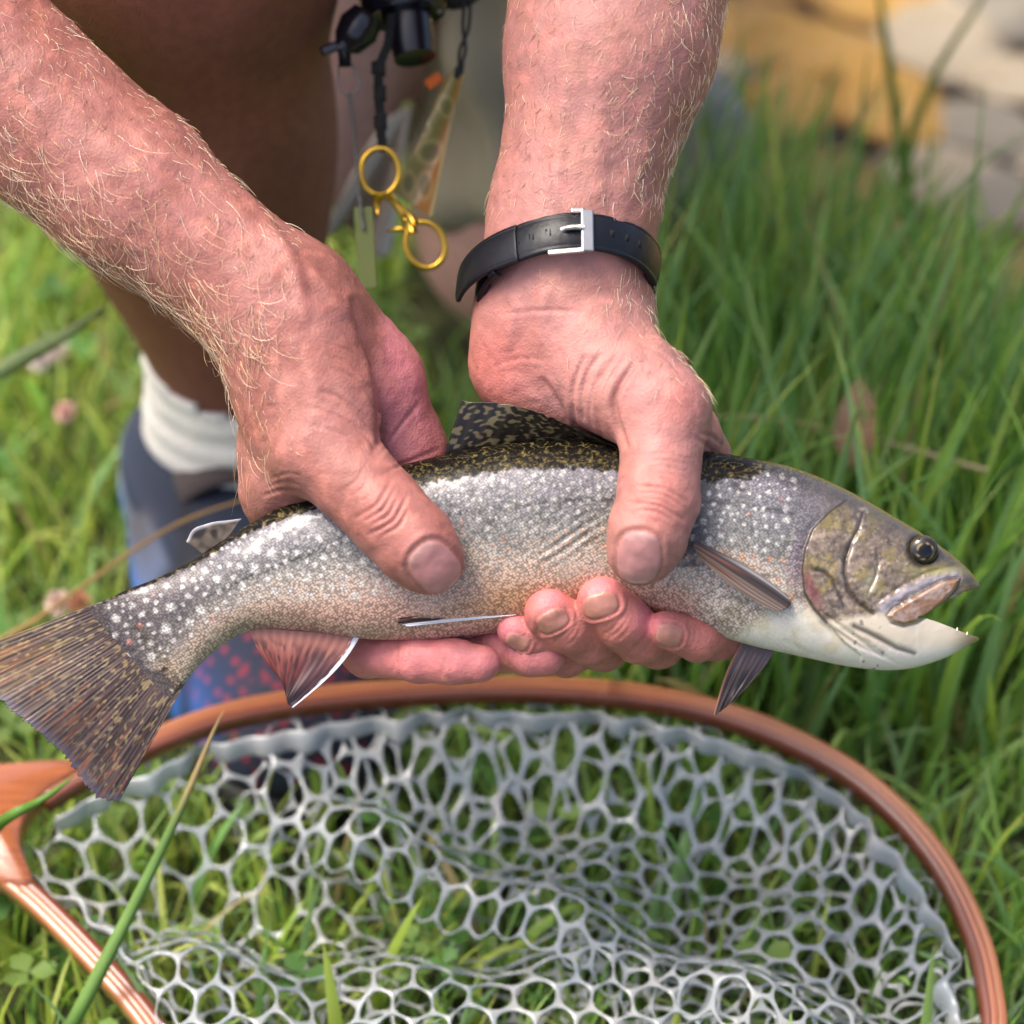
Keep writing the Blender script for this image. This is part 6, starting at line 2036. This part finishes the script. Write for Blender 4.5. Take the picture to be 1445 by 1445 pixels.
    lathe((560, -60, ZG - 80), (573, 24, ZG - 60), [(0, 64), (0.9, 62), (1.0, 54)], "head", M_BLKGL)
    tag(root, "black cylindrical torch pointing down between the forearms", "torch")
    root = empty("black_pouch", tuple(WP([640, -30, ZG - 90])))
    P = catmull([(600, -40, ZG - 90), (640, -14, ZG - 90), (690, -40, ZG - 90)], 12)
    V, F = tube(WP(P), np.array([24, 26, 27, 28, 29, 29, 29, 28, 26, 24, 22, 20]) * PX * 1.1, 20)
    put(mesh_np("pouch_body", V, F, M_CORD), root)
    V, F = tube(WP(np.array([(612, 8, ZG - 60), (620, 16, ZG - 58), (624, 12, ZG - 60)])), 5 * PX, 10)
    put(mesh_np("snap", V, F, M_STEEL), root)
    tag(root, "black fabric pouch hanging beside the torch", "pouch")
    # cord from the pouch to the strip
    root = empty("thin_cord", tuple(WP([656, 40, ZG - 60])))
    for dx in (-4, 4):
        V, F = tube(WP(catmull([(660 + dx, -6, ZG - 70), (657 + dx, 40, ZG - 64), (653 - dx, 70, ZG - 60), (648, 100, ZG - 56)], 20)), 2.6 * PX * 1.1, 8)
        put(mesh_np("strand", V, F, M_CORD), root)
    V, F = tube(WP(np.array([(652, 88, ZG - 58), (648, 100, ZG - 56), (643, 110, ZG - 54)])), np.array([4, 8, 4]) * PX, 10)
    put(mesh_np("knot", V, F, M_CORD), root)
    tag(root, "thin black cord above the patterned plastic strip", "cord")
    # --- patterned strip
    n, m = 60, 40
    u, v = np.meshgrid(np.linspace(0, 1, m), np.linspace(0, 1, n), indexing='ij')
    L = np.stack([632 - 66 * v - 12 * v ** 2 + 0 * u, 108 + 162 * v + 0 * u], -1); Rr = np.stack([654 - 44 * v, 96 + 212 * v], -1)
    XY = L * (1 - u[..., None]) + Rr * u[..., None]
    Z = ZG - 70 + 14 * np.sin(u * 4 + v * 3)
    c = mixc(lin(160, 146, 92) * np.ones(u.shape + (3,)), lin(190, 132, 70) * np.ones(3), sstep(0.3, 0.8, u) * sstep(0.25, 0.5, fbm(XY, 40, 3)))
    for (x, y, rx, ry) in ((600, 262, 9, 17), (575, 258, 8, 15), (606, 214, 16, 14), (628, 150, 8, 12), (596, 180, 8, 10)):
        d = np.hypot((XY[..., 0] - x) / rx, (XY[..., 1] - y) / ry)
        c = mixc(c, lin(214, 192, 138) * np.ones(3), 0.6 * np.exp(-((d - 1.15) / 0.28) ** 2))
        c = mixc(c, lin(120, 122, 92) * np.ones(3), 0.6 * (1 - sstep(0.7, 0.95, d)))
    c = mixc(c, lin(206, 184, 128) * np.ones(3), sstep(0.9, 0.97, u))
    P = WP(np.concatenate([XY, Z[..., None]], -1)).reshape(-1, 3); b = P.mean(0)
    root = empty("patterned_strip", tuple(b))
    o = mesh_np("strip_sheet", P, grid_faces(m, n), mat_attr("printed_plastic", rough=0.3, trans=0.25, coat=0.3), cols=c.reshape(-1, 3)); put(o, root)
    sd = o.modifiers.new("thick", 'SOLIDIFY'); sd.thickness = 0.0008
    V, F = obox(WP([612, 114, ZG - 80]), [RT * 0.8 + UP * 0.6, UP * 0.8 - RT * 0.6, FW], np.array([14, 9, 4]) * PX)
    o = mesh_np("orange_tab", V, F, M_ORANGE, smooth=False); bevel(o, 0.0008, 2); put(o, root)
    tag(root, "tapering amber plastic strip with ringed pattern hanging beside the forearm", "strip")


build_gear()
